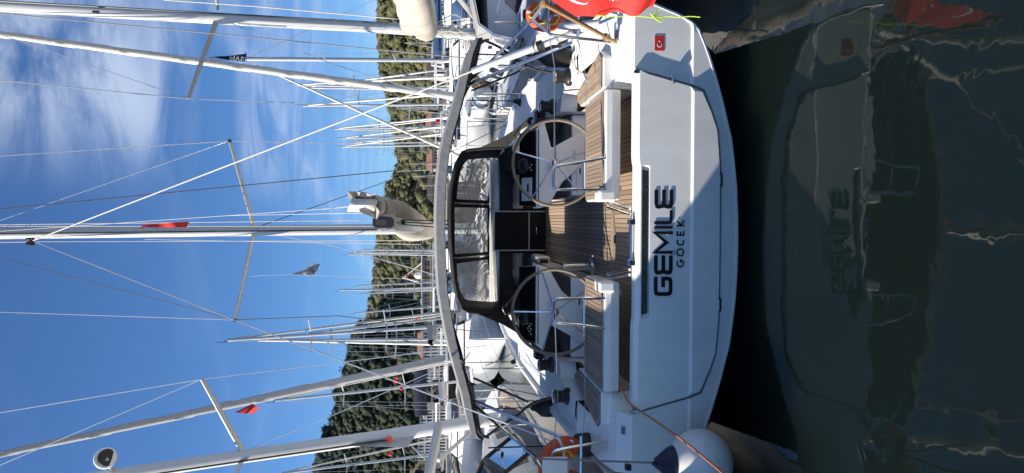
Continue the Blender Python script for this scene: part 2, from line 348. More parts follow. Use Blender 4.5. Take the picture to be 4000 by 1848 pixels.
# quarter tops: bevelled shoulder up to the deck
for s in (1, -1):
    mb = MB()
    A = [(1.506, 0, 1.06), (1.75, 0, 1.06), (2.02, 0.0, 1.06)]
    B = [(1.50, 0.13, 1.165), (1.75, 0.13, 1.165), (2.03, 0.10, 1.19)]
    C = [(1.38, 0.30, 1.18), (1.76, 0.30, 1.19), (2.035, 0.30, 1.235)]
    D = [(1.75, 0.55, 1.20), (1.80, 0.55, 1.22), (2.05, 0.6, 1.26)]
    E = [(1.68, 1.2, 1.31), (1.80, 1.2, 1.32), (2.075, 1.2, 1.31)]
    mb.grid([[V((p[0] * s, p[1], p[2])) for p in r] for r in (A, B, C, D, E)])
    mb.grid([[V((p[0] * s, p[1], p[2])) for p in r] for r in ([A[0], B[0], C[0]], [(1.506, 0.02, 0.9), (1.47, 0.2, 0.9), (1.36, 0.36, 0.9)])])
    mb.build('stern_quarter', GEL, Y0, smooth=True, auto=25)
    # nav box low on the quarter
    c = PB(2441, 1828 if s < 0 else 20, 0.0)
    if s < 0:
        MB().box(c.x - 0.03, c.x + 0.03, 0.0, 0.06, 1.055, 1.115).build('stern_light', BLACKP, Y0, bevel=0.012)
        p = PB(2434, 1681, 0.06)
        MB().box(p.x - 0.035, p.x + 0.035, 0.055, 0.062, p.z - 0.018, p.z + 0.018).build('builder_plate', PRINTG, Y0)
# ---- swim platform (closed, it is the stern)
plat = None
lv = [0.0, 0.40, 0.545, 0.567, 0.75, 0.930, 0.934, 1.005, 1.008, 1.02]
xp = sorted(set([round(i * 0.05, 3) for i in range(0, 26)] + [0.60, 0.63, 0.66, 0.70, 0.97, 1.12, 1.30, 1.345, 1.38, 1.41, 1.44, 1.474]))
xp = [-x for x in reversed(xp) if x > 0] + xp
cols = []
for x in xp:
    b = zb_plat(x); a = abs(x); inn = a < 0.655 and a < 0.66
    dip = 0.012 * min(1, max(0, (0.72 - a) / 0.06))
    col = [V((x, 0.07, min(b, 1.0))), V((x, yprof(b) - 0.03 + 0.006, b))]
    for i, z in enumerate(lv):
        z2 = min(max(z, b + 0.004), 1.02); 
        if 5 <= i and z2 > 0.9: z2 -= dip * (z2 - 0.9) / 0.12
        y = yprof(z2) - 0.03
        if i in (6, 7) and a < 0.631 + (0.02 if i == 7 else 0): y += 0.05
        col.append(V((x, y, max(z2, min(b, 1.02)))))
    top = max(1.058 - dip, min(b, 1.058)); col += [V((x, 0.0 - 0.012, top - 0.012)), V((x, 0.012, top)), V((x, 0.10, top)), V((x, 0.11, top - 0.01)), V((x, 0.11, 0.90))]
    cols.append(col)
mb = MB().grid(cols); plat = mb.build('swim_platform', GEL, Y0, smooth=True, auto=18)
MB().prism([(-0.618, 0.015, 0.926), (0.618, 0.015, 0.926), (0.634, 0.015, 0.997), (-0.634, 0.015, 0.997)], (0, 0.01, 0)).build('recess_panel', STONE_REFL, plat)
for px in (702, 1192):          # platform hinges in the lower joint
    c = PB(2808, px, -0.02)
    MB().box(c.x - 0.062, c.x + 0.062, -0.012, 0.05, 0.268, 0.318).build('hinge_pocket', BLACKP, plat, bevel=0.012)
    MB().box(c.x - 0.045, c.x + 0.045, -0.02, 0.02, 0.284, 0.304).build('hinge', STEEL, plat, bevel=0.006)
for px, pX in ((282, 2463), (1595, 2456)):
    c = PB(pX, px, 0.0); MB().box(c.x - 0.015, c.x + 0.015, -0.03, 0.03, 1.02, 1.075).build('latch', STEEL, plat, bevel=0.006)
c = PB(2630, 305, -0.03); MB().hexa([(c.x - .05, -0.05, c.z - .012), (c.x + .02, -0.045, c.z + .012), (c.x + .02, -.02, c.z + .012), (c.x - .05, -.02, c.z - .012), (c.x - .05, -0.05, c.z + .0), (c.x + .02, -0.04, c.z + .03), (c.x + .02, -.02, c.z + .03), (c.x - .05, -.02, c.z)]).build('edge_cleat', STEEL, plat, bevel=0.004)
a, b = PB(2462, 862, 0.02), PB(2462, 1032, 0.02)
MB().tube([(b.x, 0.03, 1.075), (a.x, 0.03, 1.075)], 0.017, 12).build('ladder_bar', STEEL, plat, smooth=True)
for q in (0.03, 0.97):
    x = lerp(b.x, a.x, q); MB().box(x - 0.025, x + 0.025, 0.005, 0.07, 1.03, 1.10).build('ladder_bracket', STEEL, plat, bevel=0.01)
# ---- lettering on the platform
def ribbon(pts, w, y=-0.0335, closed=False, t=0.0025):
    P = [V((p[0], 0, p[1])) for p in pts]; n = len(P); L = []; R = []
    for i in range(n):
        if closed: d0 = (P[i] - P[i - 1]).normalized(); d1 = (P[(i + 1) % n] - P[i]).normalized()
        else:
            d0 = (P[i] - P[i - 1]).normalized() if i else (P[1] - P[0]).normalized(); d1 = (P[i + 1] - P[i]).normalized() if i < n - 1 else d0
        m_ = (d0 + d1).normalized(); nn = V((-m_.z, 0, m_.x)); k = w / 2 / max(0.45, nn.dot(V((-d0.z, 0, d0.x))))
        L.append(P[i] + nn * k); R.append(P[i] - nn * k)
    mb = MB(); m2 = n if closed else n - 1
    for i in range(m2):
        j = (i + 1) % n; q = [L[i], L[j], R[j], R[i]]
        mb.hexa([V((p.x, y, p.z)) for p in q] + [V((p.x, y - t, p.z)) for p in q])
    return mb
def arc(cx, cz, r, a0, a1, n=10, rz=None):
    return [(cx + r * math.cos(rad(lerp(a0, a1, i / n))), cz + (rz or r) * math.sin(rad(lerp(a0, a1, i / n)))) for i in range(n + 1)]
xof = lambda Yp: PB(2600, Yp, -0.033).x
zt, zl = 0.888, 0.722; W = 0.033; h = W / 2; zm = (zt + zl) / 2
def letter(mbs):
    m = MB()
    for q in mbs: m.add(q.v, q.f)
    return m.build('letter', PRINT, plat)
def rr(c, n=4): return c
xa, xb = xof(1156), xof(1081); r = 0.03
letter([ribbon([(xb, zt - h), (xa + r + h, zt - h), (xa + h + .006, zt - h - .006), (xa + h, zt - h - r), (xa + h, zl + h + r), (xa + h + .006, zl + h + .006), (xa + h + r, zl + h), (xb - h - r, zl + h), (xb - h - .006, zl + h + .006), (xb - h, zl + h + r), (xb - h, zm), (xa + 0.075, zm)], W)])
for ya, yb in ((1073, 998), (816, 741)):
    xa, xb = xof(ya), xof(yb)
    letter([ribbon([(xb, zt - h), (xa + h + r, zt - h), (xa + h + .004, zt - h - .008), (xa + h, zt - h - r * .8), (xa + h + .008, zm + h * .6), (xa + h + .022, zm)], W),
            ribbon([(xb, zl + h), (xa + h + r, zl + h), (xa + h + .004, zl + h + .008), (xa + h, zl + h + r * .8), (xa + h + .008, zm - h * .6), (xa + h + .022, zm)], W, y=-0.0338),
            ribbon([(xb, zm), (xa + h + .012, zm)], W, y=-0.0341)])
xa, xb = xof(991), xof(904)
letter([ribbon([(xa + .012, zl), (xa + .012, zt - .006), ((xa + xb) / 2, zl + .055), (xb - .012, zt - .006), (xb - .012, zl)], 0.027)])
xa = xof(888); letter([ribbon([(xa, zl), (xa, zt)], 0.024)])
xa, xb = xof(876), xof(821); letter([ribbon([(xa + h * .8, zt), (xa + h * .8, zl + h + r), (xa + h * .8 + .006, zl + h + .006), (xa + h + r, zl + h), (xb, zl + h)], 0.028)])
zt, zl = 0.690, 0.620; zm = (zt + zl) / 2; rz = (zt - zl) / 2 - 0.006
xo = lambda Yp: PB(2660, Yp, -0.033).x
c = xo(1029); letter([ribbon(arc(c, zm, 0.029, 45, 355, 14, rz) + [(c + 0.006, zm - .003)], 0.0125)])
c = xo(986); letter([ribbon(arc(c, zm, 0.030, 0, 342, 18, rz), 0.0125, closed=True), ribbon([(c - .018, zt + .016), (c - .006, zt + .016)], .011), ribbon([(c + .006, zt + .016), (c + .018, zt + .016)], .011)])
c = xo(945); letter([ribbon(arc(c, zm, 0.028, 50, 310, 12, rz), 0.0125)])
c = xo(917); letter([ribbon([(c + .032, zt - .006), (c - .004, zt - .006), (c - .004, zl + .006), (c + .032, zl + .006)], .0125), ribbon([(c, zm), (c + .027, zm)], .0115, y=-.034)])
c = xo(880); letter([ribbon([(c - .004, zt), (c - .004, zl)], .0125), ribbon([(c + .04, zt), (c + .002, zm), (c + .042, zl)], .0125, y=-.034)])
# ---- flag sticker on the quarter
a, b = PB(2557, 198, 0), PB(2594, 140, 0)
stk = MB().box(a.x, b.x, -0.004, 0.002, b.z, a.z).build('flag_sticker', REDF, Y0)
def crescent(mb, c, R, ux, uz, depth, t=0.002):
    # c centre, ux/uz in-plane axes, horns open along +ux
    o = [c + ux * (R * math.cos(rad(a))) + uz * (R * math.sin(rad(a))) for a in range(38, 323, 15)]
    i_ = [c + ux * (R * .25 + R * .8 * math.cos(rad(a))) + uz * (R * .8 * math.sin(rad(a))) for a in range(310, 49, -13)]
    n = min(len(o), len(i_)); i_ = list(reversed(i_))
    for k in range(len(o) - 1):
        ia = i_[round(k * (len(i_) - 1) / (len(o) - 1))]; ib = i_[round((k + 1) * (len(i_) - 1) / (len(o) - 1))]
        q = [o[k], o[k + 1], ib, ia]; mb.add(q + [p + depth for p in q], [(0, 1, 2, 3), (4, 5, 6, 7), (0, 1, 5, 4), (2, 3, 7, 6)])
def star(mb, c, R, ux, uz, depth):
    p = []
    for k in range(10):
        rr_ = R if k % 2 == 0 else R * .4; a = rad(180 + 36 * k); p.append(c + ux * (rr_ * math.cos(a)) + uz * (rr_ * math.sin(a)))
    mb.prism(p, depth)
mb = MB(); cc = V(((a.x * .62 + b.x * .38), -0.0045, (a.z + b.z) / 2)); hh = (a.z - b.z)
crescent(mb, cc, hh * .27, V((1, 0, 0)), V((0, 0, 1)), V((0, -.0012, 0))); star(mb, cc + V((hh * .36, 0, 0)), hh * .13, V((1, 0, 0)), V((0, 0, 1)), V((0, -.0012, 0)))
mb.build('crescent_and_star', WHITEF, stk)

# ---- cockpit
solez = lambda y: 0.91 + 0.026 * y
mb = MB()
mb.grid([[V((x, y, solez(y) - 0.006)) for x in (-1.5, 1.5)] for y in (0.11, 5.4)])
sole = mb.build('cockpit_sole', CAULK, Y0)
plank_me = bpy.data.meshes.new('plank')
_b = bmesh.new(); bmesh.ops.create_cube(_b, size=1.0); _b.to_mesh(plank_me); _b.free(); plank_me.materials.append(TEAK)
def plank(parent, x0, x1, y0, y1, z0, z1, t=0.012, me=None):   # board lying along y, ends at heights z0 and z1
    o = bpy.data.objects.new('plank', me or plank_me); COL.objects.link(o); o.parent = parent
    L = math.hypot(y1 - y0, z1 - z0); o.location = ((x0 + x1) / 2, (y0 + y1) / 2, (z0 + z1) / 2 - t / 2)
    o.rotation_euler = (math.atan2(z1 - z0, y1 - y0), 0, 0); o.scale = (x1 - x0, L, t); return o
pw = 0.046
k = 0
x = -1.36
while x < 1.35:
    plank(sole, x + .003, x + pw - .003, 0.118, 1.15, solez(.118), solez(1.15))
    if abs(x + pw / 2) < 0.44:
        plank(sole, x + .003, x + pw - .003, 1.30, 5.28, solez(1.30), solez(5.28))
    x += pw
for y0 in (1.155, 1.225):
    plank(sole, -1.36, 1.36, y0 + .003, y0 + .068, solez(y0), solez(y0 + .068))
x = -1.36
while x < 1.35:
    if abs(x + pw / 2) > 0.44: plank(sole, x + .003, x + pw - .003, 1.30, 1.80, solez(1.30), solez(1.80))
    x += pw
for X_, Y_ in ((2400, 935), (2420, 1143), (2420, 455), (2420, 735)):
    d = BI3 @ ray(X_, Y_); t = (0.945 - CAMB.z) / d.z; p = CAMB + d * t
    MB().lathe((p.x, p.y, solez(p.y)), (0, 0, 1), [(0.0, 0.004), (0.045, 0.004), (0.05, 0.0)] if X_ == 2400 else [(0, .004), (.022, .004), (.026, 0)]).build('sole_fitting', BLACKP if X_ == 2400 else STEEL, sole, smooth=True)
# cockpit liner: inner walls of the well
for s in (1, -1):
    MB().grid([[V((1.365 * s, y, z)) for z in (0.85, 1.2 if y < 1.64 else 1.40)] for y in (0.36, 0.8, 1.2, 1.63, 1.66, 3, 5.4)]).build('cockpit_liner', GEL, Y0)
# side decks with coaming
for s in (1, -1):
    ys = [1.2, 1.45, 1.62, 1.70, 2, 3, 4, 5, 5.4, 6.5, 8, 9.5, 11, 12.5, 13.8]
    inn = lambda y: interp(y, [(1.2, 1.68), (1.45, 1.60), (1.62, 1.53), (1.70, 1.37), (5.4, 1.36), (7, 1.25), (9.5, 0.85), (10.2, 0.0), (14, 0)])
    mb = MB().grid([[V((s * min(inn(y), hbeam(y) * .98), y, sheer(y) - .1)), V((s * min(inn(y), hbeam(y) * .98), y, sheer(y) + .03 + (0.05 if 1.2 < y < 5.4 else 0))), V((s * (min(inn(y), hbeam(y) * .97) + .16 * (hbeam(y) > .9)), y, sheer(y) + .035 + (0.05 if 1.2 < y < 5.4 else 0))),
                     V((s * min(hbeam(y) * .99, inn(y) + .24), y, sheer(y) + .005)), V((s * (hbeam(y) - .07), y, sheer(y) - .002)), V((s * (hbeam(y) - .05), y, sheer(y) + .035)), V((s * hbeam(y), y, sheer(y) + .035)), V((s * hbeam(y), y, sheer(y) - .02))] for y in ys])
    mb.build('side_deck', GELN, Y0, smooth=True, auto=30)
# helm seats: slabs that bridge the stern, teak on top
for s in (1, -1):
    x0, x1 = 0.37, 1.355
    mb = MB().prism([(s * x0, 0.25, 1.115), (s * x0, 0.22, 1.20), (s * x0, 0.22, 1.258), (s * x0, 1.05, 1.258), (s * x0, 1.05, 1.13)], (s * (x1 - x0), 0, 0))
    seat = mb.build('helm_seat', GEL, Y0, bevel=0.012)
    MB().box(s * (x0 + .02), s * (x1 - .02), 0.29, 1.03, 1.255, 1.263).build('caulking', CAULK, seat)
    for y0, y1 in ((0.29, 0.335), (0.985, 1.03)): plank(seat, min(s * (x0 + .02), s * (x1 - .02)), max(s * (x0 + .02), s * (x1 - .02)), y0, y1, 1.272, 1.272, 0.014)
    n = 24; w = (x1 - x0 - .04) / n
    for i in range(n):
        xa = x0 + .02 + i * w; plank(seat, min(s * (xa + .003), s * (xa + w - .003)), max(s * (xa + .003), s * (xa + w - .003)), 0.339, 0.981, 1.272, 1.272, 0.014)
    MB().box(min(s * .355, s * .455), max(s * .355, s * .455), 0.19, 0.42, 1.17, 1.315).build('seat_end_box', GEL, seat, bevel=0.02, seg=3)
    # backrest hoop
    if s > 0: pp = [(2364, 617), (2268, 634), (2190, 645), (2172, 652), (2163, 668), (2162, 725), (2172, 738), (2190, 741), (2364, 741)]; cb = [(2281, 634), (2281, 741)]
    else: pp = [(2364, 1283), (2268, 1270), (2190, 1262), (2172, 1256), (2163, 1240), (2162, 1183), (2172, 1170), (2190, 1167), (2364, 1165)]; cb = [(2281, 1271), (2281, 1166)]
    MB().tube(smooth_path([PB(X, Y, 0.235) for X, Y in pp], 3), 0.0135, 10).build('seat_hoop', STEEL, Y0, smooth=True)
    MB().tube([PB(X, Y, 0.235) for X, Y in cb], 0.011, 10).build('hoop_bar', STEEL, Y0, smooth=True)
    for dx in (0, 0.045):
        MB().tube([(s * (.36 - dx), 0.5, 1.17), (s * (.29 - dx), 0.10, 1.065)], 0.014, 10).build('seat_strut', STEEL, seat, smooth=True)
    MB().box(min(s * .21, s * .31), max(s * .21, s * .31), 0.10, 0.2, 1.0, 1.03).build('strut_foot', STEEL, seat, bevel=.01)
    # quarter seat outboard
    poly = [(1.375, .30), (1.66, .30), (1.735, .42), (1.64, 1.0), (1.50, 1.60), (1.375, 1.35)]
    q = MB().prism([(s * x, y, 0.95) for x, y in poly], (0, 0, 0.318)).build('quarter_seat', GEL, Y0, bevel=0.015)
    MB().prism([(s * x, y, 1.262) for x, y in [(1.385, .315), (1.655, .315), (1.724, .425), (1.632, .99), (1.50, 1.575), (1.385, 1.335)]], (0, 0, .008)).build('caulking', CAULK, q)
    po = [(1.39, .32), (1.652, .32), (1.718, .428), (1.626, .985), (1.50, 1.56), (1.39, 1.325)]; cxm, cym = 1.53, .85
    pi_ = [(1.43, .36), (1.636, .36), (1.674, .435), (1.590, .97), (1.495, 1.44), (1.43, 1.30)]
    for k in range(6):
        k2 = (k + 1) % 6; a_, b2, c_, d_ = po[k], po[k2], pi_[k2], pi_[k]
        MB().prism([(s * x, y, 1.268) for x, y in (a_, b2, c_, d_)], (0, 0, .012)).build('plank', TEAK, q)
    n = 6; w = (1.672 - 1.433) / n
    def yr(x):
        ya = interp(x, [(1.43, .363), (1.636, .363), (1.674, .437)]); yb = interp(x, [(1.43, 1.296), (1.495, 1.437), (1.590, .967), (1.674, .437)]); return ya, max(yb, ya + .002)
    for i in range(n):
        xa, xb = 1.433 + i * w + .003, 1.433 + (i + 1) * w - .003
        top = [(xa, yr(xa)[1]), (xb, yr(xb)[1])]
        if xa < 1.495 < xb: top.insert(1, (1.495, 1.437))
        MB().prism([(s * x, y, 1.268) for x, y in [(xa, yr(xa)[0]), (xb, yr(xb)[0])] + top[::-1]], (0, 0, .012)).build('plank', TEAK, q)
# side benches with cushions, lockers under them
for s in (1, -1):
    b_ = MB().box(min(s * .46, s * 1.36), max(s * .46, s * 1.36), 1.82, 5.3, 0.9, 1.27).build('side_bench', GEL, Y0, bevel=0.03, seg=3)
    MB().box(min(s * .44, s * 1.34), max(s * .44, s * 1.34), 1.84, 3.5, 1.272, 1.345).build('cushion', CUSH, b_, bevel=0.03, seg=3)
    MB().box(min(s * .44, s * 1.34), max(s * .44, s * 1.34), 3.52, 5.2, 1.272, 1.345).build('cushion', CUSH, b_, bevel=0.03, seg=3)
    MB().box(min(s * .52, s * .95), max(s * .52, s * .95), 1.795, 1.83, 0.99, 1.22).build('locker_door', GEL, b_, bevel=0.015)
    MB().box(min(s * .70, s * .76), max(s * .70, s * .76), 1.785, 1.80, 1.17, 1.185).build('locker_catch', BLACKP, b_)
    MB().box(min(s * 1.22, s * 1.36), max(s * 1.22, s * 1.36), 2.1, 5.2, 1.34, 1.62).build('back_cushion', CUSH, b_, bevel=0.03, seg=3)
# helm consoles
for s in (1, -1):
    prof = [(.31, 1.67), (1.20, 1.67), (1.27, 1.58), (.98, 1.50), (1.22, 1.08), (.86, 1.08), (.60, 1.38), (.34, 1.53)]
    con = MB().prism([(s * x, 1.78, z) for x, z in prof], (0, 0.30, 0)).build('helm_console', GEL, Y0, bevel=0.02, seg=3)
    pa = MB().hexa([(s * .33, 1.765, 1.64), (s * 1.19, 1.765, 1.64), (s * 1.19, 2.08, 1.66), (s * .33, 2.08, 1.66), (s * .33, 1.80, 1.665), (s * 1.19, 1.80, 1.665), (s * 1.17, 2.09, 1.83), (s * .35, 2.09, 1.83)]).build('instrument_panel', BLACKG, con, bevel=0.01)
    up = V((0, 0.29, 0.165)).normalized(); nrm = V((0, -up.z, up.y))
    pt = lambda x, q: V((s * x, 1.80, 1.665)) + up * (q * 0.333) + nrm * 0.004
    MB().lathe(pt(.80 if s > 0 else .92, .62), nrm, [(0.085, 0), (0.088, .02), (0.075, .035), (0.06, .05), (0.03, .062), (0, .066)]).build('compass', BLACKP, pa, smooth=True)
    if s > 0:
        p = [pt(.40, .22), pt(.66, .22), pt(.66, .78), pt(.40, .78)]
        MB().prism(p, nrm * .012).build('display_cover', WHITEP, pa, bevel=.004)
        MB().prism([pt(.50, .36) + nrm * .0125, pt(.59, .36) + nrm * .0125, pt(.59, .46) + nrm * .0125, pt(.50, .46) + nrm * .0125], nrm * .001).build('display_print', PRINT, pa)
    for i in range(3 if s > 0 else 9):
        xx = (.74 + .03 * (i % 3)) if s > 0 else (.98 + .028 * (i % 5)); qq = .25 + .1 * (i % 2) + .08 * (i // 5)
        MB().lathe(pt(xx, qq), nrm, [(.009, 0), (.009, .006), (0, .007)], 8).build('button', WHITEP, pa)
    for i in range(6):
        MB().lathe(pt(.37 + .158 * i, .06), nrm, [(.006, 0), (.005, .003), (0, .004)], 6).build('screw', STEEL, pa)
    MB().lathe((s * .79, 1.50, 1.512), (0, 1, 0), [(.03, 0), (.03, .32)], 10).build('wheel_shaft', STEEL, con, smooth=True)
    if s > 0:   # small round badge with a blurred word, low on the console leg
        ring = ribbon(arc(.875, 1.245, .014, 0, 345, 16), .003, y=1.776, closed=True, t=.002); wd = MB()
        for i in range(5): q = ribbon([(.9 + i * .011, 1.238 + (i % 2) * .004), (.906 + i * .011, 1.252 - (i % 2) * .003)], .005, y=1.776, t=.002); wd.add(q.v, q.f)
        ring.add(wd.v, wd.f); ring.build('badge', PRINTG, con)
# wheels
for s in (1, -1):
    w0 = MB(); hub = V((s * .79, 1.44, 1.512)); tilt = rad(10)
    ux, uz = V((1, 0, 0)), V((0, math.sin(tilt), math.cos(tilt))); ny = ux.cross(uz)
    Rw = 0.452
    pth = [hub + ux * (Rw * math.cos(a)) + uz * (Rw * math.sin(a)) for a in [2 * math.pi * i / 64 for i in range(65)]]
    rim = MB().tube(pth, 0.0175, 10, cap=False).build('steering_wheel', LEATHER, Y0, smooth=True)
    for i in range(5):
        a = rad((74 if s > 0 else 90) + 72 * i); d = ux * math.cos(a) + uz * math.sin(a)
        MB().tube([hub + d * .03 + ny * .0, hub + d * (Rw - .012)], 0.008, 8).build('spoke', STEEL, rim, smooth=True)
    MB().lathe(hub - V((0, .05, 0)), (0, 1, 0), [(0, -.012), (.03, -.008), (.042, .01), (.042, .05), (.03, .06)]).build('hub', STEEL, rim, smooth=True)
# winches and rope clutches
def winch(p, k=1.0, nm='winch'):
    w = MB().lathe(p, (0, 0, 1), [(.0, 0), (.082 * k, 0), (.085 * k, .03), (.075 * k, .05), (.058 * k, .065), (.056 * k, .12), (.066 * k, .145), (.066 * k, .16), (.05 * k, .165)], 24).build(nm, BLACKP, Y0, smooth=True)
    MB().lathe(V(p) + V((0, 0, .163)), (0, 0, 1), [(.058 * k, 0), (.06 * k, .012), (.045 * k, .02), (.02, .022), (.018, .012), (0, .012)], 20).build('winch_top', STEEL, w, smooth=True)
winch((1.69, 1.42, 1.355), 1.12); winch((1.47, 2.0, 1.435), 1.08); winch((-1.69, 1.42, 1.355), 1.12); winch((-1.47, 2.0, 1.435), 1.08)
for s in (1, -1):
    c = MB()
    cl = MB().box(min(s * 1.40, s * 1.52), max(s * 1.40, s * 1.52), 2.55, 2.85, 1.47, 1.53).build('rope_clutch', BLACKP, Y0, bevel=.01)
    for i in range(4): MB().hexa([(s * (1.405 + i * .03), 2.54, 1.53), (s * (1.425 + i * .03), 2.54, 1.53), (s * (1.425 + i * .03), 2.75, 1.53), (s * (1.405 + i * .03), 2.75, 1.53), (s * (1.405 + i * .03), 2.52, 1.565), (s * (1.425 + i * .03), 2.52, 1.565), (s * (1.425 + i * .03), 2.7, 1.58), (s * (1.405 + i * .03), 2.7, 1.58)]).build('clutch_lever', BLACKP, cl, bevel=.004)
MB().lathe((-.34, 2.1, solez(2.1)), (0, 0, 1), [(0, .015), (.11, .012), (.12, 0)], 24).build('table_socket', STEEL, Y0, smooth=True)
MB().tube([(-.34, 2.1, solez(2.1)), (-.36, 2.1, 1.3)], .05, 16).build('table_leg', STEEL, Y0, smooth=True)
# ---- coachroof, bulkhead, companionway
cr = MB()
st = [(5.42, 1.36, 1.80), (6.4, 1.30, 1.86), (8.0, 1.1, 1.84), (9.5, .75, 1.76), (10.6, .35, 1.62)]
cr.grid([[V((-w - .08, y, sheer(y))), V((-w, y, z - .08)), V((-w + .15, y, z)), V((0, y, z + .05)), V((w - .15, y, z)), V((w, y, z - .08)), V((w + .08, y, sheer(y)))] for y, w, z in st])
cr.prism([(-1.44, 5.42, 1.46), (-1.36, 5.42, 1.72), (-1.21, 5.42, 1.80), (-.31, 5.42, 1.84), (-.31, 5.42, 1.78), (.31, 5.42, 1.78), (.31, 5.42, 1.84), (1.21, 5.42, 1.80), (1.36, 5.42, 1.72), (1.44, 5.42, 1.46)], (0, .03, 0))
roof = cr.build('coachroof', GEL, Y0, smooth=True, auto=30)
bh = MB().prism([(-1.36, 5.37, 0.9), (1.36, 5.37, .9), (1.36, 5.37, 1.66), (1.2, 5.37, 1.78), (-1.2, 5.37, 1.78), (-1.36, 5.37, 1.66)], (0, .045, 0)).build('bulkhead', BLACKC, Y0)
MB().box(-.30, .30, 5.33, 5.36, 1.03, 1.86).build('companionway_door', SMOKED, bh, bevel=.008)
for x0, x1, z0, z1 in ((-.322, -.302, 1.0, 1.86), (.302, .322, 1.0, 1.86), (-.30, .30, 1.30, 1.318), (-.322, .322, 1.862, 1.885)):
    MB().box(x0, x1, 5.30, 5.364, z0, z1).build('door_frame', ALU, bh, bevel=.006)
MB().box(-.30, .30, 5.28, 5.325, .98, 1.05).build('companionway_step', SMOKED, bh)
MB().box(-.05, .05, 5.31, 5.33, 1.18, 1.20).build('door_handle', STEEL, bh, bevel=.006)
for s in (1, -1):
    MB().prism([(s * .36, 5.352, 1.405), (s * .36, 5.352, 1.57), (s * .72, 5.352, 1.57), (s * .90, 5.352, 1.50), (s * .90, 5.352, 1.405)], (0, -.012, -.0)).build('cabin_window', GLASSB, bh)
    MB().box(min(s * .95, s * 1.33), max(s * .95, s * 1.33), 5.15, 5.36, 1.35, 1.72).build('coaming_cushion', BLACKC, bh, bevel=.05, seg=3)
MB().box(-.62, -.36, 4.4, 5.2, 1.10, 1.30).build('entry_box', GEL, Y0, bevel=.03)
MB().box(-.58, -.40, 4.385, 4.4, 1.14, 1.26).build('entry_box_panel', BLACKG, Y0)
# ---- sprayhood: canvas over hoops, three clear windows in its front
hood = empty('sprayhood', (0, 0, 0)); hood.parent = Y0
ca = [(1968, 577), (1895, 580), (1832, 586), (1808, 594), (1790, 622), (1775, 682), (1764, 742), (1760, 840), (1762, 920), (1767, 989), (1777, 1098), (1790, 1164), (1808, 1208), (1835, 1221), (1900, 1226), (1972, 1229)]
A = [PB(X, Y, 4.7) for X, Y in ca]
def front(p, q, yoff=0.0):   # point on the front face, q 0 at its top and 1 at its foot
    return p
A2 = [p + V((0, 0.02, 0.0)) for p in A]
ctr = V((sum(p.x for p in A) / len(A), 0, 0))
M_ = [V((ctr.x + (p.x - ctr.x) * .985, 5.25, p.z + (.045 if p.z > 2.2 else .0))) for p in A]
T_ = [V((ctr.x + (p.x - ctr.x) * .95, 5.75, p.z - (.02 if p.z > 2.2 else 0))) for p in A]
MB().grid([A2, M_, T_]).build('hood_canvas', BLACKC, hood, smooth=True, solid=.006)
MB().tube(A, .022, 8).build('hood_hoop', BLACKC, hood, smooth=True)
# front face: from the top edge down and forward to the coachroof
def FR(X, Y):
    y = interp(X, [(1770, 5.76), (1945, 6.15)]); return PB(X, Y, y)
wins = [[(1783, 780), (1788, 720), (1798, 672), (1812, 640), (1832, 618), (1860, 604), (1938, 588), (1912, 785)],
        [(1775, 808), (1776, 994), (1908, 986), (1908, 812)],
        [(1783, 1028), (1786, 1085), (1795, 1128), (1812, 1165), (1835, 1187), (1870, 1200), (1943, 1216), (1912, 1012)]]
outer = [(1962, 570), (1850, 582), (1815, 592), (1792, 622), (1776, 690), (1764, 760), (1761, 840), (1763, 920), (1769, 1010), (1779, 1098), (1795, 1168), (1815, 1210), (1850, 1224), (1962, 1234)]
mb = MB()
def ring_face(outer_pts, n=1): pass
# canvas frame strips around each window
def strip(a, b, w, nm='hood_binding', m=BLACKC):
    MB().tube([FR(*a) + V((0, .0, 0)), FR(*b)], w, 6).build(nm, m, hood, smooth=True)
bm = bmesh.new()
ov = [bm.verts.new(FR(*p)) for p in outer + [(1940, 1180), (1916, 1012), (1910, 900), (1914, 785), (1940, 620)]]
edges = [bm.edges.new((ov[i], ov[(i + 1) % len(ov)])) for i in range(len(ov))]
def inset(ws, k=1.02):
    cx_ = sum(p[0] for p in ws) / len(ws); cy_ = sum(p[1] for p in ws) / len(ws)
    return [(cx_ + (p[0] - cx_) * .985, cy_ + (p[1] - cy_) * .985) for p in ws]
for w_ in wins:
    w2 = [(min(p[0], 1904) if p[0] > 1900 and 700 < p[1] < 1100 else p[0], p[1]) for p in inset(w_)]
    w2 = [(min(p[0], 1930), p[1]) for p in w2]
    wv = [bm.verts.new(FR(*p)) for p in w2]
    edges += [bm.edges.new((wv[i], wv[(i + 1) % len(wv)])) for i in range(len(wv))]
bmesh.ops.triangle_fill(bm, use_beauty=True, edges=edges)
me = bpy.data.meshes.new('hood_front'); bm.to_mesh(me); bm.free(); me.materials.append(BLACKC)
hf = bpy.data.objects.new('hood_front', me); COL.objects.link(hf); hf.parent = hood
for w_ in wins:
    c = MB().prism([FR(*p) + V((0, .01, 0)) for p in w_], (0, .002, 0)).build('hood_window', VINYL, hood)
for a, b in (((1772, 795), (1912, 799)), ((1772, 1011), (1912, 999))): strip(a, b, .02, 'hood_stay', STEEL)
for sgn, base, tip, up_ in ((1, (1965, 577), (2030, 494), (1860, 583)), (-1, (1972, 1229), (2022, 1302), (1860, 1224))):
    a0 = PB(*up_, 4.72); a1 = PB(*base, 4.72); a2 = PB(*tip, 4.0)
    MB().prism([a0, a1 + V((0, 0, -.05)), a2, a0.lerp(a2, .55) + V((0, 0, -.05))], (0, .01, 0)).build('hood_wing', BLACKC, hood)
MB().tube([PB(1940, 590, 5.3), PB(2040, 500, 4.6), PB(2075, 470, 3.6)], .05, 8).build('coaming_pad', BLACKC, hood, smooth=True)
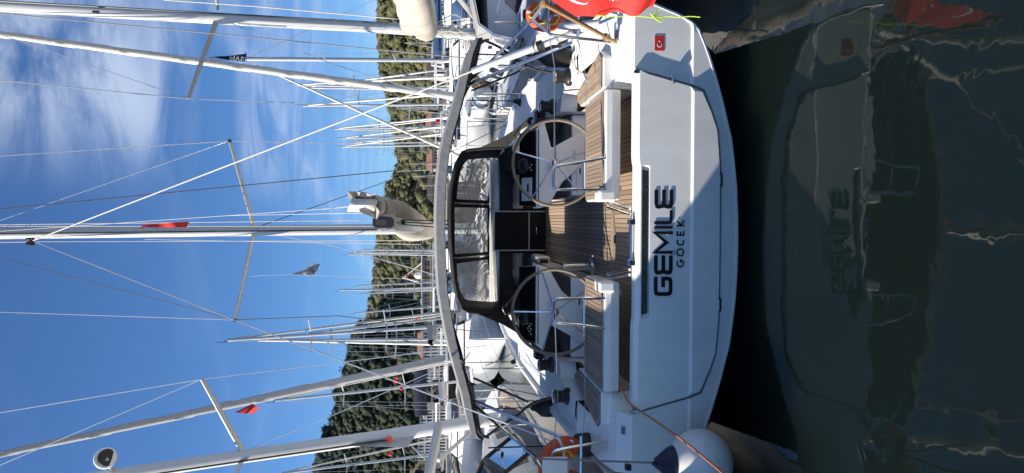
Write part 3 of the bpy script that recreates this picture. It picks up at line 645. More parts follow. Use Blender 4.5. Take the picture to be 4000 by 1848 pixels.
MB().tube([PB(1940, 1222, 5.3), PB(2040, 1300, 4.6), PB(2060, 1330, 3.6)], .05, 8).build('coaming_pad', BLACKC, hood, smooth=True)
MB().box(-1.2, 1.2, 5.9, 6.02, 1.83, 1.90).build('hood_base_rail', WHITEP, hood, bevel=.02)

# ---- bimini: grey canvas over an arched frame
bim = empty('bimini', (0, 0, 0)); bim.parent = Y0
bo = [(1882, 146), (1862, 149), (1846, 161), (1823, 210), (1803, 282), (1783, 363), (1753, 470), (1734, 535), (1720, 601), (1708, 722), (1704, 843), (1705, 930), (1707, 1011), (1715, 1142), (1729, 1230), (1748, 1330), (1778, 1447), (1808, 1553), (1825, 1639), (1843, 1700), (1860, 1714), (1882, 1720)]
BA = [PB(X, Y, 1.25) for X, Y in bo]
n_ = len(BA)
def bimrow(y, k, dz, pinch=0.0):
    return [V((p.x * k, y, p.z + dz * (1 - abs(2 * i / (n_ - 1) - 1) ** 4))) for i, p in enumerate(BA)]
BR = [bimrow(1.25, 1, -.10), bimrow(1.252, 1.0, 0.0), bimrow(1.5, 1.0, .03), bimrow(2.0, 1.0, .035), bimrow(2.5, .995, .035), bimrow(3.0, .985, .02), bimrow(3.4, .97, -.02)]
MB().grid([bimrow(1.25, 1, -.085)] + BR[1:]).build('bimini_canvas', GREYC, bim, smooth=True, auto=50)
MB().grid([[p - V((0, 0, .012)) for p in r] for r in BR[1:]]).build('bimini_underside', DARKC, bim, smooth=True)  # darker sheet close under the grey canvas
MB().tube([V((p.x * .99, 1.27, p.z - .075)) for p in BA], .016, 8).build('bimini_bow', BLACKP, bim, smooth=True)
MB().tube([V((p.x * .965, 3.38, p.z - .04)) for p in BA], .016, 8).build('bimini_bow', BLACKP, bim, smooth=True)
def pole(pts, r, m=STEEL, nm='bimini_pole', par=bim, n=10):
    return MB().tube(pts, r, n).build(nm, m, par, smooth=True)
pole([PB(1811, 339, 1.40), PB(2239, 165, .42)], .0175)
pole([PB(1840, 315, 1.6), PB(2078, 81, .55)], .0135)
pole([PB(1840, 355, 1.6), PB(2013, 286, 1.5), PB(2053, 262, 1.4)], .011, BLACKP)
pole(smooth_path([PB(1896, 160, 1.5), PB(1953, 186, 1.5), PB(2025, 238, 1.45), PB(2094, 272, 1.4), PB(2154, 282, 1.3)]), .0135, BLACKP)
pole([PB(1812, 1549, 1.40), PB(2239, 1728, .42)], .0175)
pole([PB(1846, 1575, 1.6), PB(1983, 1694, 1.1), PB(2094, 1788, .6)], .0150)
pole([PB(1851, 1477, 1.6), PB(2064, 1570, 1.4)], .012, BLACKP)
pole(smooth_path([PB(1895, 1709, 1.5), PB(1957, 1664, 1.5), PB(2017, 1626, 1.45), PB(2077, 1577, 1.4), PB(2154, 1553, 1.3)]), .0135, BLACKP)
MB().tube(smooth_path([PB(1778, 1388, 1.3), PB(1795, 1402, 1.25), PB(1810, 1420, 1.25), PB(1805, 1440, 1.25), PB(1790, 1452, 1.3)]), .007, 6).build('bimini_strap', BLACKP, bim, smooth=True)

# ---- stern rails
for s, pts in ((1, [[(2404, 165), (2255, 149), (2160, 136), (2146, 128), (2140, 112), (2146, 36), (2150, -30)], [(2078, 78), (2120, 18), (2130, -20)], [(2078, 78), (2150, 133)], [(2255, 149), (2262, 40), (2265, -20)], [(2404, 165), (2405, 90)]]),
               (-1, [[(2410, 1718), (2260, 1742), (2175, 1758), (2160, 1772), (2156, 1795), (2160, 1860)], [(2269, 1703), (2269, 1880)], [(2094, 1788), (2140, 1860)]])):
    pr = None
    for i, pl in enumerate(pts):
        o = MB().tube(smooth_path([PB(X, Y, .30 if i < 4 else .15) for X, Y in pl], 3), .0135, 10).build('stern_rail' if i == 0 else 'rail_tube', STEEL, Y0 if i == 0 else pr, smooth=True)
        if i == 0: pr = o
def wire(pts, r=.004, m=WIRE, nm='lifeline', par=None, n=6): return MB().tube([V(p) for p in pts], r, n).build(nm, m, par or Y0, smooth=True)
wire([PB(2146, 140, .35), PB(2166, 258, .4), PB(2165, 660, .26)], .0042)
wire([PB(2255, 150, .3), PB(2290, 300, .3), PB(2283, 636, .25)], .0035)
wire([PB(2162, 1763, .3), PB(2179, 1545, .35), PB(2168, 1250, .26)], .0042)
wire([PB(2270, 1735, .3), PB(2286, 1596, .3), PB(2281, 1270, .25)], .0035)
# stanchions and lifelines along the side decks
for s in (1, -1):
    for y in (2.6, 4.6, 6.8, 9.0):
        xx = s * (hbeam(y) - .09); z0 = sheer(y) + .03
        MB().tube([(xx, y, z0), (xx, y, z0 + .62)], .0125, 8).build('stanchion', STEEL, Y0, smooth=True)
    for dz in (.32, .61):
        wire([(s * (hbeam(y) - .09), y, sheer(y) + .03 + dz) for y in (1.2, 2.6, 4.6, 6.8, 9.0, 11.5)], .0035)
# ---- mast, boom, rigging
MD = 8.2
mt, mb0 = PB(-260, 916, MD), PB(1700, 893, MD)
mast = MB().tube([mb0 - V((0, 0, 1.1)), mb0, mt], .105, 20, flat=.72).build('mast', ALU, Y0, smooth=True)
MB().tube([mb0 + V((0, -.082, -.9)), mt + V((0, -.082, 0))], .014, 6).build('mast_track', BLACKP, mast)
hubp = PB(995, 892, MD)
tips = []
for (X, Y) in ((897, 551), (918, 1250)):
    t = PB(X, Y, MD - .45); tips.append(t)
    MB().tube([hubp, t], [.05, .032], 10, flat=.55).build('spreader', ALU, mast, smooth=True)
    MB().lathe(t, (t - hubp), [(0, -.03), (.035, -.02), (.035, .03), (0, .04)], 8).build('spreader_tip', BLACKP, mast, smooth=True)
def stay(pts, r=.006, m=WIRE, nm='shroud'): return wire(pts, r, m, nm, mast)
stay([tips[0], PB(-40, 612, MD)], .0085); stay([tips[0], PB(-30, 872, MD - .1)], .0075)
stay([tips[1], PB(-40, 1218, MD)], .0085); stay([tips[1], PB(-30, 1000, MD - .1)], .0075, WIRED)
stay([tips[0], PB(1330, 558, MD - .6), V((2.0, MD - .9, 1.5))], .0085)
stay([tips[1], PB(1320, 1234, MD - .6), V((-2.0, MD - .9, 1.5))], .0085, WIRED)
stay([PB(1010, 905, MD), PB(1300, 960, MD), PB(1720, 1080, MD - .9)], .009)
stay([PB(1010, 885, MD), PB(1560, 692, MD), V((1.95, MD - .9, 1.5))], .0075, WIRED)
stay([PB(-30, 820, MD - 1), PB(1560, 665, MD - .8)], .009, WIRED)
stay([PB(-20, 878, MD - .2), PB(1480, 860, MD - .4)], .008, ROPEW, 'halyard'); stay([PB(-20, 884, MD - .2), PB(1560, 884, MD - .25)], .007, ROPEW, 'halyard')
# backstay, split by a block into two legs
bk = PB(118, 944, 4.2)
bs = MB().tube([PB(-150, 948, 4.9), bk], .011, 8).build('backstay', WIRE, Y0, smooth=True)
MB().lathe(bk, (1, 0, 0), [(0, -.05), (.05, -.05), (.055, -.035), (.04, 0), (.055, .035), (.05, .05), (0, .05)], 18).build('backstay_block', BLACKP, bs, smooth=True)
wire([bk, PB(1844, 278, .72)], .0085, ROPEW, 'backstay_leg', bs); wire([bk + V((0, 0, -.05)), PB(918, 1251, 2.6), PB(2154, 1722, .45)], .008, WIRE, 'backstay_leg', bs)
pole([PB(1844, 278, .72), PB(2085, 187, .5)], [.03, .036], ALUW, 'backstay_tube', bs, 14)
pole([PB(2100, 184, .49), PB(2120, 176, .47)], .052, BLACKP, 'backstay_clamp', bs, 8)
pole([PB(2120, 176, .47), PB(2336, 92, .25)], .03, ALUW, 'backstay_tensioner', bs, 14)
pole([PB(2180, 107, .35), PB(2340, 90, .25)], .034, ALUW, 'tensioner_cover', bs, 14)
pole([PB(2336, 92, .25), PB(2400, 66, .1)], .014, STEEL, 'tensioner_toggle', bs, 10)
# boom and the sail in its bag
be, bg = PB(1497, 869, 3.3), PB(1692, 892, MD - .1)
boom = MB().tube([be, bg], .115, 16, flat=.6).build('boom', ALU, Y0, smooth=True)
def oct_(c, hx, hz, y): return [V((c.x + sx_ * hx, y, c.z + sz_ * hz)) for sx_, sz_ in ((-.6, -1), (.6, -1), (1, -.7), (1, .7), (.6, 1), (-.6, 1), (-1, .7), (-1, -.7))]
MB().prism(oct_(be, .075, .135, be.y - .03), (0, .06, 0)).build('boom_cap', BLACKP, boom, bevel=.01)
MB().prism(oct_(be + V((0, 0, .02)), .038, .07, be.y - .034), (0, .004, 0)).build('boom_cap_opening', DARKC, boom)
def sect(c, w, up, dn, lean, k=14):
    out = []
    for i in range(k):
        a = 2 * math.pi * i / k; ca_, sa = math.cos(a), math.sin(a)
        out.append(V((c.x + w * ca_ * (1 - .25 * max(0, sa)) + lean * (sa > 0) * sa, c.y, c.z + (up if sa > 0 else dn) * sa)))
    return out
rows = []
random.seed(3)
for i in range(18):
    t = i / 17; c = be.lerp(bg, .02 + t * .94) + V((0.20 - .26 * t, 0, .10))
    rows.append(sect(c, .15 + .11 * math.sin(t * 3) + random.uniform(-.015, .015), .30 + .16 * t + random.uniform(-.02, .02), .14 + .05 * t, .16 - .30 * t))
bag = MB().grid(rows, True).build('sail_bag', BEIGE, Y0, smooth=True)
# folded aft end of the bag and the white sail showing in it
c = be + V((.12, .05, .10)); r0 = sect(be + V((.20, .1, .1)), .15, .30, .14, .16)
r1 = [V((p.x + .03 * math.sin(3 * i), be.y - .14 - .05 * math.cos(2 * i), be.z + .14 + (p.z - be.z - .1) * .97)) for i, p in enumerate(r0)]; r2 = [V((be.x + .27 + (p.x - be.x - .27) * .42, be.y - .10 + .04 * math.sin(4 * i), be.z + .22 + (p.z - be.z - .22) * .75)) for i, p in enumerate(r1)]
MB().grid([r0, r1, r2], True).build('bag_mouth', BEIGE, bag, smooth=True)
MB().grid([[V((be.x + .14 + .08 * j, be.y - .13 - .05 * (j % 2), be.z + .10 + .17 * i - .03 * j)) for j in range(3)] for i in range(3)]).build('folded_sail', SAIL, bag, smooth=True, solid=.01)
for t in (.12, .2, .3, .45, .6, .8):
    k = int(t * 17); MB().tube([p + (p - rows[k][0]).normalized() * 0 + V((0, 0, 0)) for p in rows[k]] + [rows[k][0]], .007, 5).build('bag_strap', ROPEW, bag, smooth=True)
MB().tube([be + V((.09, .12, .1)), be + V((.1, .2, -.13)), be + V((-.09, .2, -.13)), be + V((-.1, .12, .08))], .012, 6).build('boom_strap', ROPEW, bag, smooth=True)
for X0, Y0_, X1, Y1_, yy in ((-20, 905, 1500, 800, 4.0), (900, 842, 1420, 832, 3.5), (1260, 818, 1490, 790, 3.6), (-20, 945, 1600, 940, 5.0), (560, 935, 1640, 955, 6.0)):
    stay([PB(X0, Y0_, MD - .1), PB(X1, Y1_, yy)], .0045, ROPEW, 'lazy_jack')
for dx in (0, .03, -.03):
    wire([be + V((dx, 1.0, -.14)), V((.1 + dx * 2, 5.2, 2.56))], .008, ROPEB, 'mainsheet')
p = be + V((0, 1.0, -.18)); MB().lathe(p, (1, 0, 0), [(0, -.03), (.05, -.03), (.05, .03), (0, .03)], 14).build('mainsheet_block', BLACKP, boom, smooth=True)
# ================================================================ other boats
def cyl_section(B2, fb, zk=-.25):
    return [(1.0, 1.0), (1.0, .82), (.985, .6), (.95, .4), (.88, .22), (.74, .08), (.5, -.05), (.25, -.15), (0, -.2)]
def hull_rows(L, B, fs, fbow, y0=0.0, stern=.9):
    rows = []
    for t in [0, .02, .1, .2, .35, .5, .65, .78, .88, .95, .99, 1.0]:
        w = (stern + (1 - stern) * min(1, t / .35)) * (1 - max(0, (t - .4) / .6) ** 2.3) * B / 2; w = max(w, .015)
        fb = lerp(fs, fbow, t ** 1.5); rake = .035 * L * t ** 3
        half = [(x * w * (1 if z > .5 else lerp(1, .8, t)), z * fb if z > 0 else z * fb * (1 - t)) for x, z in cyl_section(B / 2, fb)]
        rows.append([V((-x, y0 + L * t + rake * (z / fb - .5), z)) for x, z in half] + [V((x, y0 + L * t + rake * (z / fb - .5), z)) for x, z in reversed(half[:-1])])
    return rows
def hull_mb(rows):      # shell with its stern closed
    mb = MB().grid(rows); mb.f.append(tuple(range(len(rows[0])))); return mb
def deck_w(L, B, t, stern=.9): return max((stern + (1 - stern) * min(1, t / .35)) * (1 - max(0, (t - .4) / .6) ** 2.3) * B / 2, .015)

def neighbour(name, label, x, y, rz, L, B, hullm, side, teak, stern=.9):
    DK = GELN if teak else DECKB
    r = empty(name, (x, y, 0), (0, 0, rz)); tag(r, label, 'yacht', 'yachts moored side by side')
    fs, fbw = 1.34, 1.65
    hull_mb(hull_rows(L, B, fs, fbw, 0, stern)).build('hull', hullm, r, smooth=True)
    sh = lambda yy: lerp(fs, fbw, max(0, yy / L) ** 1.5)
    dw = lambda yy: deck_w(L, B, yy / L, stern)
    ys = [0.05, 1, 2, 3, 4.5, 6, 7.5, 9, 10.5, 11.5, 12.3]
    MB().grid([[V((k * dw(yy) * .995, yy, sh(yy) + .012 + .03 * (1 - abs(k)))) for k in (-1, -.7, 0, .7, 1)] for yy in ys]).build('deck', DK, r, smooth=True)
    for s in (1, -1):
        MB().tube([(s * (dw(yy) - .02), yy, sh(yy) + .03) for yy in ys], .03, 6, flat=1.0).build('toe_rail', ALU if teak else GEL, r, smooth=True)
        for yy in (1.2, 3.0, 5.0, 7.0, 9.2, 11.2):
            if s == side or yy > 4: MB().tube([(s * (dw(yy) - .1), yy, sh(yy)), (s * (dw(yy) - .1), yy, sh(yy) + .63)], .0125, 7).build('stanchion', STEEL, r, smooth=True)
        for dz in (.33, .62): MB().tube([(s * (dw(yy) - .1), yy, sh(yy) + dz) for yy in (.3, 1.2, 3, 5, 7, 9.2, 11.2, 12.2)], .0035, 5).build('lifeline', WIRE, r)
    # cabin
    st = [(3.2, .74, .52), (4.2, .74, .55), (6, .70, .52), (8, .60, .44), (9.4, .42, .28), (10.4, .2, .08)]
    rows = []
    for yy, k, h_ in st:
        w = dw(yy) * k; z = sh(yy) + .03
        rows.append([V((-w - .10, yy, z)), V((-w + .02, yy, z + h_ * .75)), V((-w + .22, yy, z + h_)), V((0, yy, z + h_ + .06)), V((w - .22, yy, z + h_)), V((w - .02, yy, z + h_ * .75)), V((w + .10, yy, z))])
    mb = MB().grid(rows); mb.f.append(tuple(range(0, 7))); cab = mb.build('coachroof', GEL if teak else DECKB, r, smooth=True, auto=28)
    for s in (1, -1):
        for y0, y1 in ((3.45, 5.15), (5.3, 7.1), (7.3, 8.6)):
            q = []
            for yy, f in ((y0, .16), (y1, .16), (y1 - .15, .66), (y0 + .1, .66)):
                k = interp(yy, [(a, b) for a, b, c in st]); h_ = interp(yy, [(a, c) for a, b, c in st]); w = dw(yy) * k
                q.append(V((s * (w + .10 - .12 * (f / .75) + .012), yy, sh(yy) + .03 + h_ * f)))
            MB().prism(q, (s * -.008, 0, 0)).build('cabin_window', GLASSD, cab)
    for yy, hw in ((4.9, .28), (6.9, .3), (9.0, .24)):
        h_ = interp(yy, [(a, c) for a, b, c in st]); z = sh(yy) + .03 + h_ + .055
        MB().box(-hw, hw, yy - hw, yy + hw, z - .02, z + .03).build('deck_hatch', GLASSD, cab, bevel=.015)
        
    if teak:
        for s in (side,):
            k = 0
            for j in range(10):
                a = .10 + j * .058
                pts = [(V((s * (dw(yy) - a), yy, sh(yy) + .05)), V((s * (dw(yy) - a - .053), yy, sh(yy) + .05))) for yy in (.6, 2, 3.5, 5, 6.5, 8, 9.2)]
                if j > 7: pts = pts[:-1]
                mb = MB().grid([[p, q] for p, q in pts]); mb.build('plank', TEAKG, r)
    return r, sh, dw
# ---------------- right-hand neighbour
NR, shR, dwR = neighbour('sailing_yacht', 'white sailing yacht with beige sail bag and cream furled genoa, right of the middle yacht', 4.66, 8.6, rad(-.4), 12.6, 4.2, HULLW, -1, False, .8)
NRI = (Matrix.Translation((4.66, 8.6, 0)) @ Matrix.Rotation(rad(-.4), 4, 'Z')).inverted()
R_ = lambda X, Y, D: NRI @ PW(X, Y, D)
mastR = MB().tube([R_(1900, 138, 14.5), R_(1520, 110, 14.5), R_(-200, 12, 14.5)], .115, 18, flat=.75).build('mast', ALUW, NR, smooth=True)
MB().tube([R_(1520, 90, 14.4), R_(-200, -6, 14.4)], .012, 5).build('mast_track', BLACKP, mastR)
for (a, b) in (((852, 62), (735, 385)), ((850, 35), (838, -90))):
    MB().tube([R_(*a, 14.5), R_(*b, 14.1)], [.055, .036], 10, flat=.55).build('spreader', SAILG, mastR, smooth=True)
def rw(pts, m=WIRE, r=.0075, nm='shroud', par=mastR): return MB().tube(pts, r, 6).build(nm, m, par, smooth=True)
rw([R_(735, 386, 14.1), R_(-60, 308, 14.3)], r=.011); rw([R_(735, 386, 14.1), R_(-40, 120, 14.4)]); rw([R_(735, 386, 14.1), R_(1860, 428, 14.0)], r=.009)
rw([R_(870, 78, 14.4), R_(1300, 250, 14.2), R_(1840, 420, 13.9)], r=.007)
rw([R_(-60, 46, 14.0), R_(1000, 147, 13.8), R_(1900, 235, 13.4)], ROPEG, .011, 'halyard'); rw([R_(640, 0, 14), R_(1000, 25, 14), R_(1560, 75, 14)], ROPEW, .011, 'halyard')
rw([R_(930, 92, 14.4), R_(1500, 118, 14.4)], r=.006, nm='halyard')
for X, Y in ((375, 47),): MB().box(*[q for c in zip(R_(X, Y, 14.35) - V((.02, .03, .06)), R_(X, Y, 14.35) + V((.02, .03, .06))) for q in c]).build('mast_fitting', BLACKP, mastR, bevel=.01)
MB().tube([R_(930, 92, 14.32), R_(1010, 98, 14.32), R_(1120, 104, 14.32)], .02, 6).build('mast_sheave_bar', ALU, mastR)
# furled genoa: spiral wound sail on the forestay
def furled(name, a, b, r0, r1, m, par, turns=9, n=170):
    rows = []; t = (b - a).normalized(); u = V((1, 0, 0)); u = (u - t * u.dot(t)).normalized(); w = t.cross(u)
    for i in range(n + 1):
        q = i / n; c = a.lerp(b, q); rr_ = lerp(r0, r1, q); ph = q * turns * 2 * math.pi; row = []
        for k in range(14):
            g = 2 * math.pi * k / 14; d = (g - ph) % (2 * math.pi) / (2 * math.pi); rk = rr_ * (.84 + .22 * d); row.append(c + u * (rk * math.cos(g)) + w * (rk * math.sin(g)))
        rows.append(row)
    return MB().grid(rows, True).build(name, m, par, smooth=True, auto=28)
furled('furled_genoa', R_(1775, 376, 19.3), R_(-120, 118, 15.4), .105, .07, SAIL, NR)
# boom with beige bag
b0, b1 = R_(1695, 112, 14.2), R_(1640, -260, 8.5)
boomR = MB().tube([b0, b1], .10, 14, flat=.75).build('boom', ALU, NR, smooth=True)
rows = []; random.seed(5)
for i in range(14):
    t = i / 13; c = b0.lerp(b1, -.015 + t * .9) + V((0, 0, .16)); rows.append(sect(c, .25 + .03 * math.sin(i * 1.7), .50 - .12 * t + .02 * math.sin(i * 2.3), .24 - .05 * t, .04))
bagR = MB().grid(rows, True); bagR.f.append(tuple(range(14))); bagR = bagR.build('sail_bag', BEIGE, NR, smooth=True)
MB().prism([R_(1610, 150, 13.93), R_(1610, 132, 13.93), R_(1625, 130, 13.93), R_(1625, 148, 13.93)], (0, -.004, 0)).build('bag_badge', BLUEC, bagR)
MB().tube([R_(1895, 130, 14.2), R_(1760, -60, 12.6)], .04, 10).build('boom_vang', ALU, NR, smooth=True)
for dx in (0, 8, 16): rw([R_(1890, 122 - dx, 14.0), R_(1745 + dx, -50, 12.5)], ROPEW, .009, 'vang_line', NR)
random.seed(11)
for i in range(9):   # halyard tails hung at the mast foot
    X0, Y0_ = random.uniform(1705, 1722), random.uniform(90, 150); pts = [(X0, Y0_)]
    for k in range(4): pts.append((pts[-1][0] + random.uniform(18, 42), pts[-1][1] + random.uniform(-22, 22)))
    MB().tube(smooth_path([R_(a, b, 14.1 + .02 * i) for a, b in pts], 4), .011, 5).build('halyard_tail', ROPEW, mastR, smooth=True)
# grey sprayhood and wheel stand-ins of its cockpit
hr = [V((x_, 2.75, 0)) for x_ in (-1.45, -1.38, -1.2, -.7, 0, .7, 1.2, 1.38, 1.45)]; hz = [1.45, 1.85, 2.1, 2.2, 2.22, 2.2, 2.1, 1.85, 1.45]
rA = [V((p.x, 3.0, z)) for p, z in zip(hr, hz)]; rB = [V((p.x * .98, 3.8, z)) for p, z in zip(hr, hz)]; rC = [V((p.x * .95, 4.5, 1.4 + (z - 1.45) * .55)) for p, z in zip(hr, hz)]
hR = MB().grid([rA, rB, rC]).build('sprayhood', GREYC, NR, smooth=True, solid=.01); MB().tube(rA, .018, 8).build('hood_hoop', STEEL, hR, smooth=True)
# ---------------- left-hand neighbour
NL, shL, dwL = neighbour('sailing_yacht', 'white yacht with teak side decks, windscreen and mast radar, left of the middle yacht', -4.62, 5.0, rad(.4), 13.4, 4.15, HULLW, 1, True)
NLI = (Matrix.Translation((-4.62, 5.0, 0)) @ Matrix.Rotation(rad(.4), 4, 'Z')).inverted()
L_ = lambda X, Y, D: NLI @ PW(X, Y, D)
mastL = MB().tube([L_(1960, 1632, 14.5), L_(1530, 1700, 14.5), L_(900, 1790, 14.5), L_(-260, 1965, 14.5)], .135, 18, flat=.75).build('mast', ALUW, NL, smooth=True)
MB().tube([L_(1530, 1716, 14.36), L_(900, 1808, 14.36), L_(200, 1912, 14.36)], .02, 5).build('mast_slot', BLACKP, mastL)
for (a, b) in (((945, 1756), (790, 1481)), ((945, 1790), (905, 1900))):
    MB().tube([L_(*a, 14.5), L_(*b, 14.1)], [.06, .04], 10, flat=.55).build('spreader', ALU, mastL, smooth=True)
def lw(pts, m=WIRE, r=.0075, nm='shroud', par=mastL): return MB().tube(pts, r, 6).build(nm, m, par, smooth=True)
lw([L_(790, 1481, 14.1), L_(-60, 1622, 14.3)], r=.011); lw([L_(790, 1481, 14.1), L_(-40, 1834, 14.4)], r=.009); lw([L_(790, 1481, 14.1), L_(1580, 1385, 14), L_(1900, 1350, 13.8)], r=.009)
lw([L_(985, 1750, 14.4), L_(1330, 1610, 14.2), L_(1830, 1390, 14)], r=.008); lw([L_(860, 1560, 14.1), L_(925, 1578, 14.1)], WIRED, .004, 'flag_halyard')
furled('furled_genoa', L_(1730, 1404, 18.6), L_(-120, 1800, 15.6), .12, .07, SAILG, NL, 6)
mz = MB(); p0, p1, p2 = L_(1335, 1742, 14.42), L_(1620, 1705, 14.42), L_(1590, 1748, 14.2)
MB().prism([p0, p1, p2], (0, .012, 0)).build('furled_main_clew', SAILG, mastL)
pc = L_(1520, 1716, 14.26)
cr_ = [(-.05, -.05), (.05, -.05), (.06, .07), (.025, .0), (0, .09), (-.025, 0), (-.06, .07)]
MB().prism([pc + V((a, 0, b)) for a, b in cr_], (0, .006, 0)).build('sail_crown_mark', REDF, mastL)
rd = L_(412, 1790, 14.3); rad_o = MB().lathe(rd, V((-.35, .75, .35)), [(0, .11), (.16, .105), (.195, .07), (.205, .0), (.195, -.07), (.16, -.085), (0, -.085)], 28).build('radar', WHITEP, mastL, smooth=True)
MB().lathe(rd, V((.3, -.72, -.62)), [(0, .114), (.15, .11), (.165, .09)], 24).build('radar_underside', BLACKP, rad_o, smooth=True)
MB().tube([rd + V((.02, -.08, -.09)), rd + V((-.02, -.1, -.02)), L_(440, 1835, 14.45)], .035, 8).build('radar_bracket', ALU, rad_o)
boomL = MB().tube([L_(1712, 1668, 14.3), L_(1668, 1900, 11.2)], .12, 14, flat=.7).build('boom', ALU, NL, smooth=True)
MB().tube([L_(1885, 1645, 14.2), L_(1712, 1800, 12.6)], .035, 8).build('boom_vang', ALU, NL, smooth=True)
for dx in (0, 10): MB().tube([L_(1610, 1745, 14.1), L_(1660 + dx, 1792 - dx, 12.8)], .012, 5).build('outhaul', ROPEW, NL)
# windscreen of the left neighbour
for quad in ([(1896, 1791, 9.2), (2007, 1700, 9.2), (2066, 1770, 8.2), (1976, 1845, 8.2)], [(1890, 1797, 9.2), (1970, 1850, 8.2), (1935, 1960, 8.2), (1850, 1890, 9.2)]):
    q = [L_(*p) for p in quad]
    g = MB().prism(q, (0, .008, 0)).build('windscreen', GLASSC, NL); MB().tube(q + [q[0]], .028, 6).build('windscreen_frame', BLACKP, g)
# its stern arch with solar panel and bimini: outside the picture, it shades part of the middle yacht's stern
MB().box(-.6, 1.42, .1, 3.6, 3.08, 3.13).build('bimini_top', GREYC, NL, bevel=.02)
for xx, yy in ((1.35, .2), (1.35, 3.5), (-.5, .2), (-.5, 3.5)): MB().tube([(xx * 1.05, yy, 1.4), (xx, yy, 3.08)], .02, 8).build('bimini_pole', STEEL, NL)

# deck gear of both neighbours
def gear(r, sh, dw, sd, seed):
    random.seed(seed)
    for s in (1, -1):
        MB().tube(smooth_path([(s * .55, yy, sh(yy) + .62 - .02 * (yy - 4) + (.07 if k % 2 else 0)) for k, yy in enumerate((4.3, 4.8, 5.6, 6.4, 7.2, 8.0))], 3), .014, 6).build('grab_rail', WOOD if sd > 0 else STEEL, r, smooth=True)
        MB().box(min(s * (dw(5) - .52), s * (dw(5) - .47)), max(s * (dw(5) - .52), s * (dw(5) - .47)), 2.4, 5.6, sh(4) + .03, sh(4) + .07).build('genoa_track', BLACKP, r)
        p = V((s * (dw(1.6) - .38), 1.6, sh(1.6) + .02))
        w_ = MB().lathe(p, (0, 0, 1), [(0, 0), (.09, 0), (.09, .03), (.06, .07), (.06, .13), (.07, .16), (0, .17)], 18).build('winch', BLACKP if sd < 0 else STEEL, r, smooth=True)
        MB().tube([(s * (dw(2.6) - .30), 2.5, sh(2.6) + .06), (s * (dw(3.2) - .27), 3.3, sh(3.2) + .06), (s * .9, 5.0, sh(5) + .2), (s * .4, 8.2, sh(8) + .12)], .008, 5).build('sheet', ROPEB if s > 0 else ROPEW, r)
        MB().tube([(s * .25, 12.55, 1.62), (s * .32, 12.5, 2.25), (0, 12.95, 2.3)], .013, 6).build('pulpit', STEEL, r, smooth=True)
        MB().tube([(s * (dw(.1) - .1), .08, sh(0)), (s * (dw(.1) - .1), .02, sh(0) + .65), (s * .7, -.02, sh(0) + .65)], .013, 6).build('stern_rail', STEEL, r, smooth=True)
    for k in range(4):
        c = V((random.uniform(-.9, .9), random.uniform(4.3, 7.6), 0)); c.z = sh(c.y) + .60
        MB().tube([c + V((.13 * math.cos(a) * (1 + .2 * math.sin(5 * a)), .13 * math.sin(a), .012 * a)) for a in [i * .45 for i in range(34)]], .009, 5).build('coiled_line', (ROPEW, ROPEB, ROPEG, ROPEW)[k], r, smooth=True)
    for k, yy in enumerate((2.2, 4.0, 6.2)):
        for dz in (.02, .3): MB().box(sd * (dw(yy) - .1) - .012, sd * (dw(yy) - .1) + .012, yy - .05, yy + .05, sh(yy) + .6 - dz, sh(yy) + .66 - dz).build('lifeline_clip', BLACKP, r)
gear(NR, shR, dwR, -1, 21); gear(NL, shL, dwL, 1, 22)
MB().box(-.75, -.15, 5.3, 6.5, 1.99, 2.03).build('solar_panel', GLASSD, NR, bevel=.01)
c0 = MB().grid([[V((x_, yy, z)) for x_, z in ((-1.25, 1.55), (-1.1, 1.72), (-.9, 1.74), (-.75, 1.6))] for yy in (1.0, 2.2)]).build('cushion_cover', NAVYC, NR, smooth=True, solid=.05)
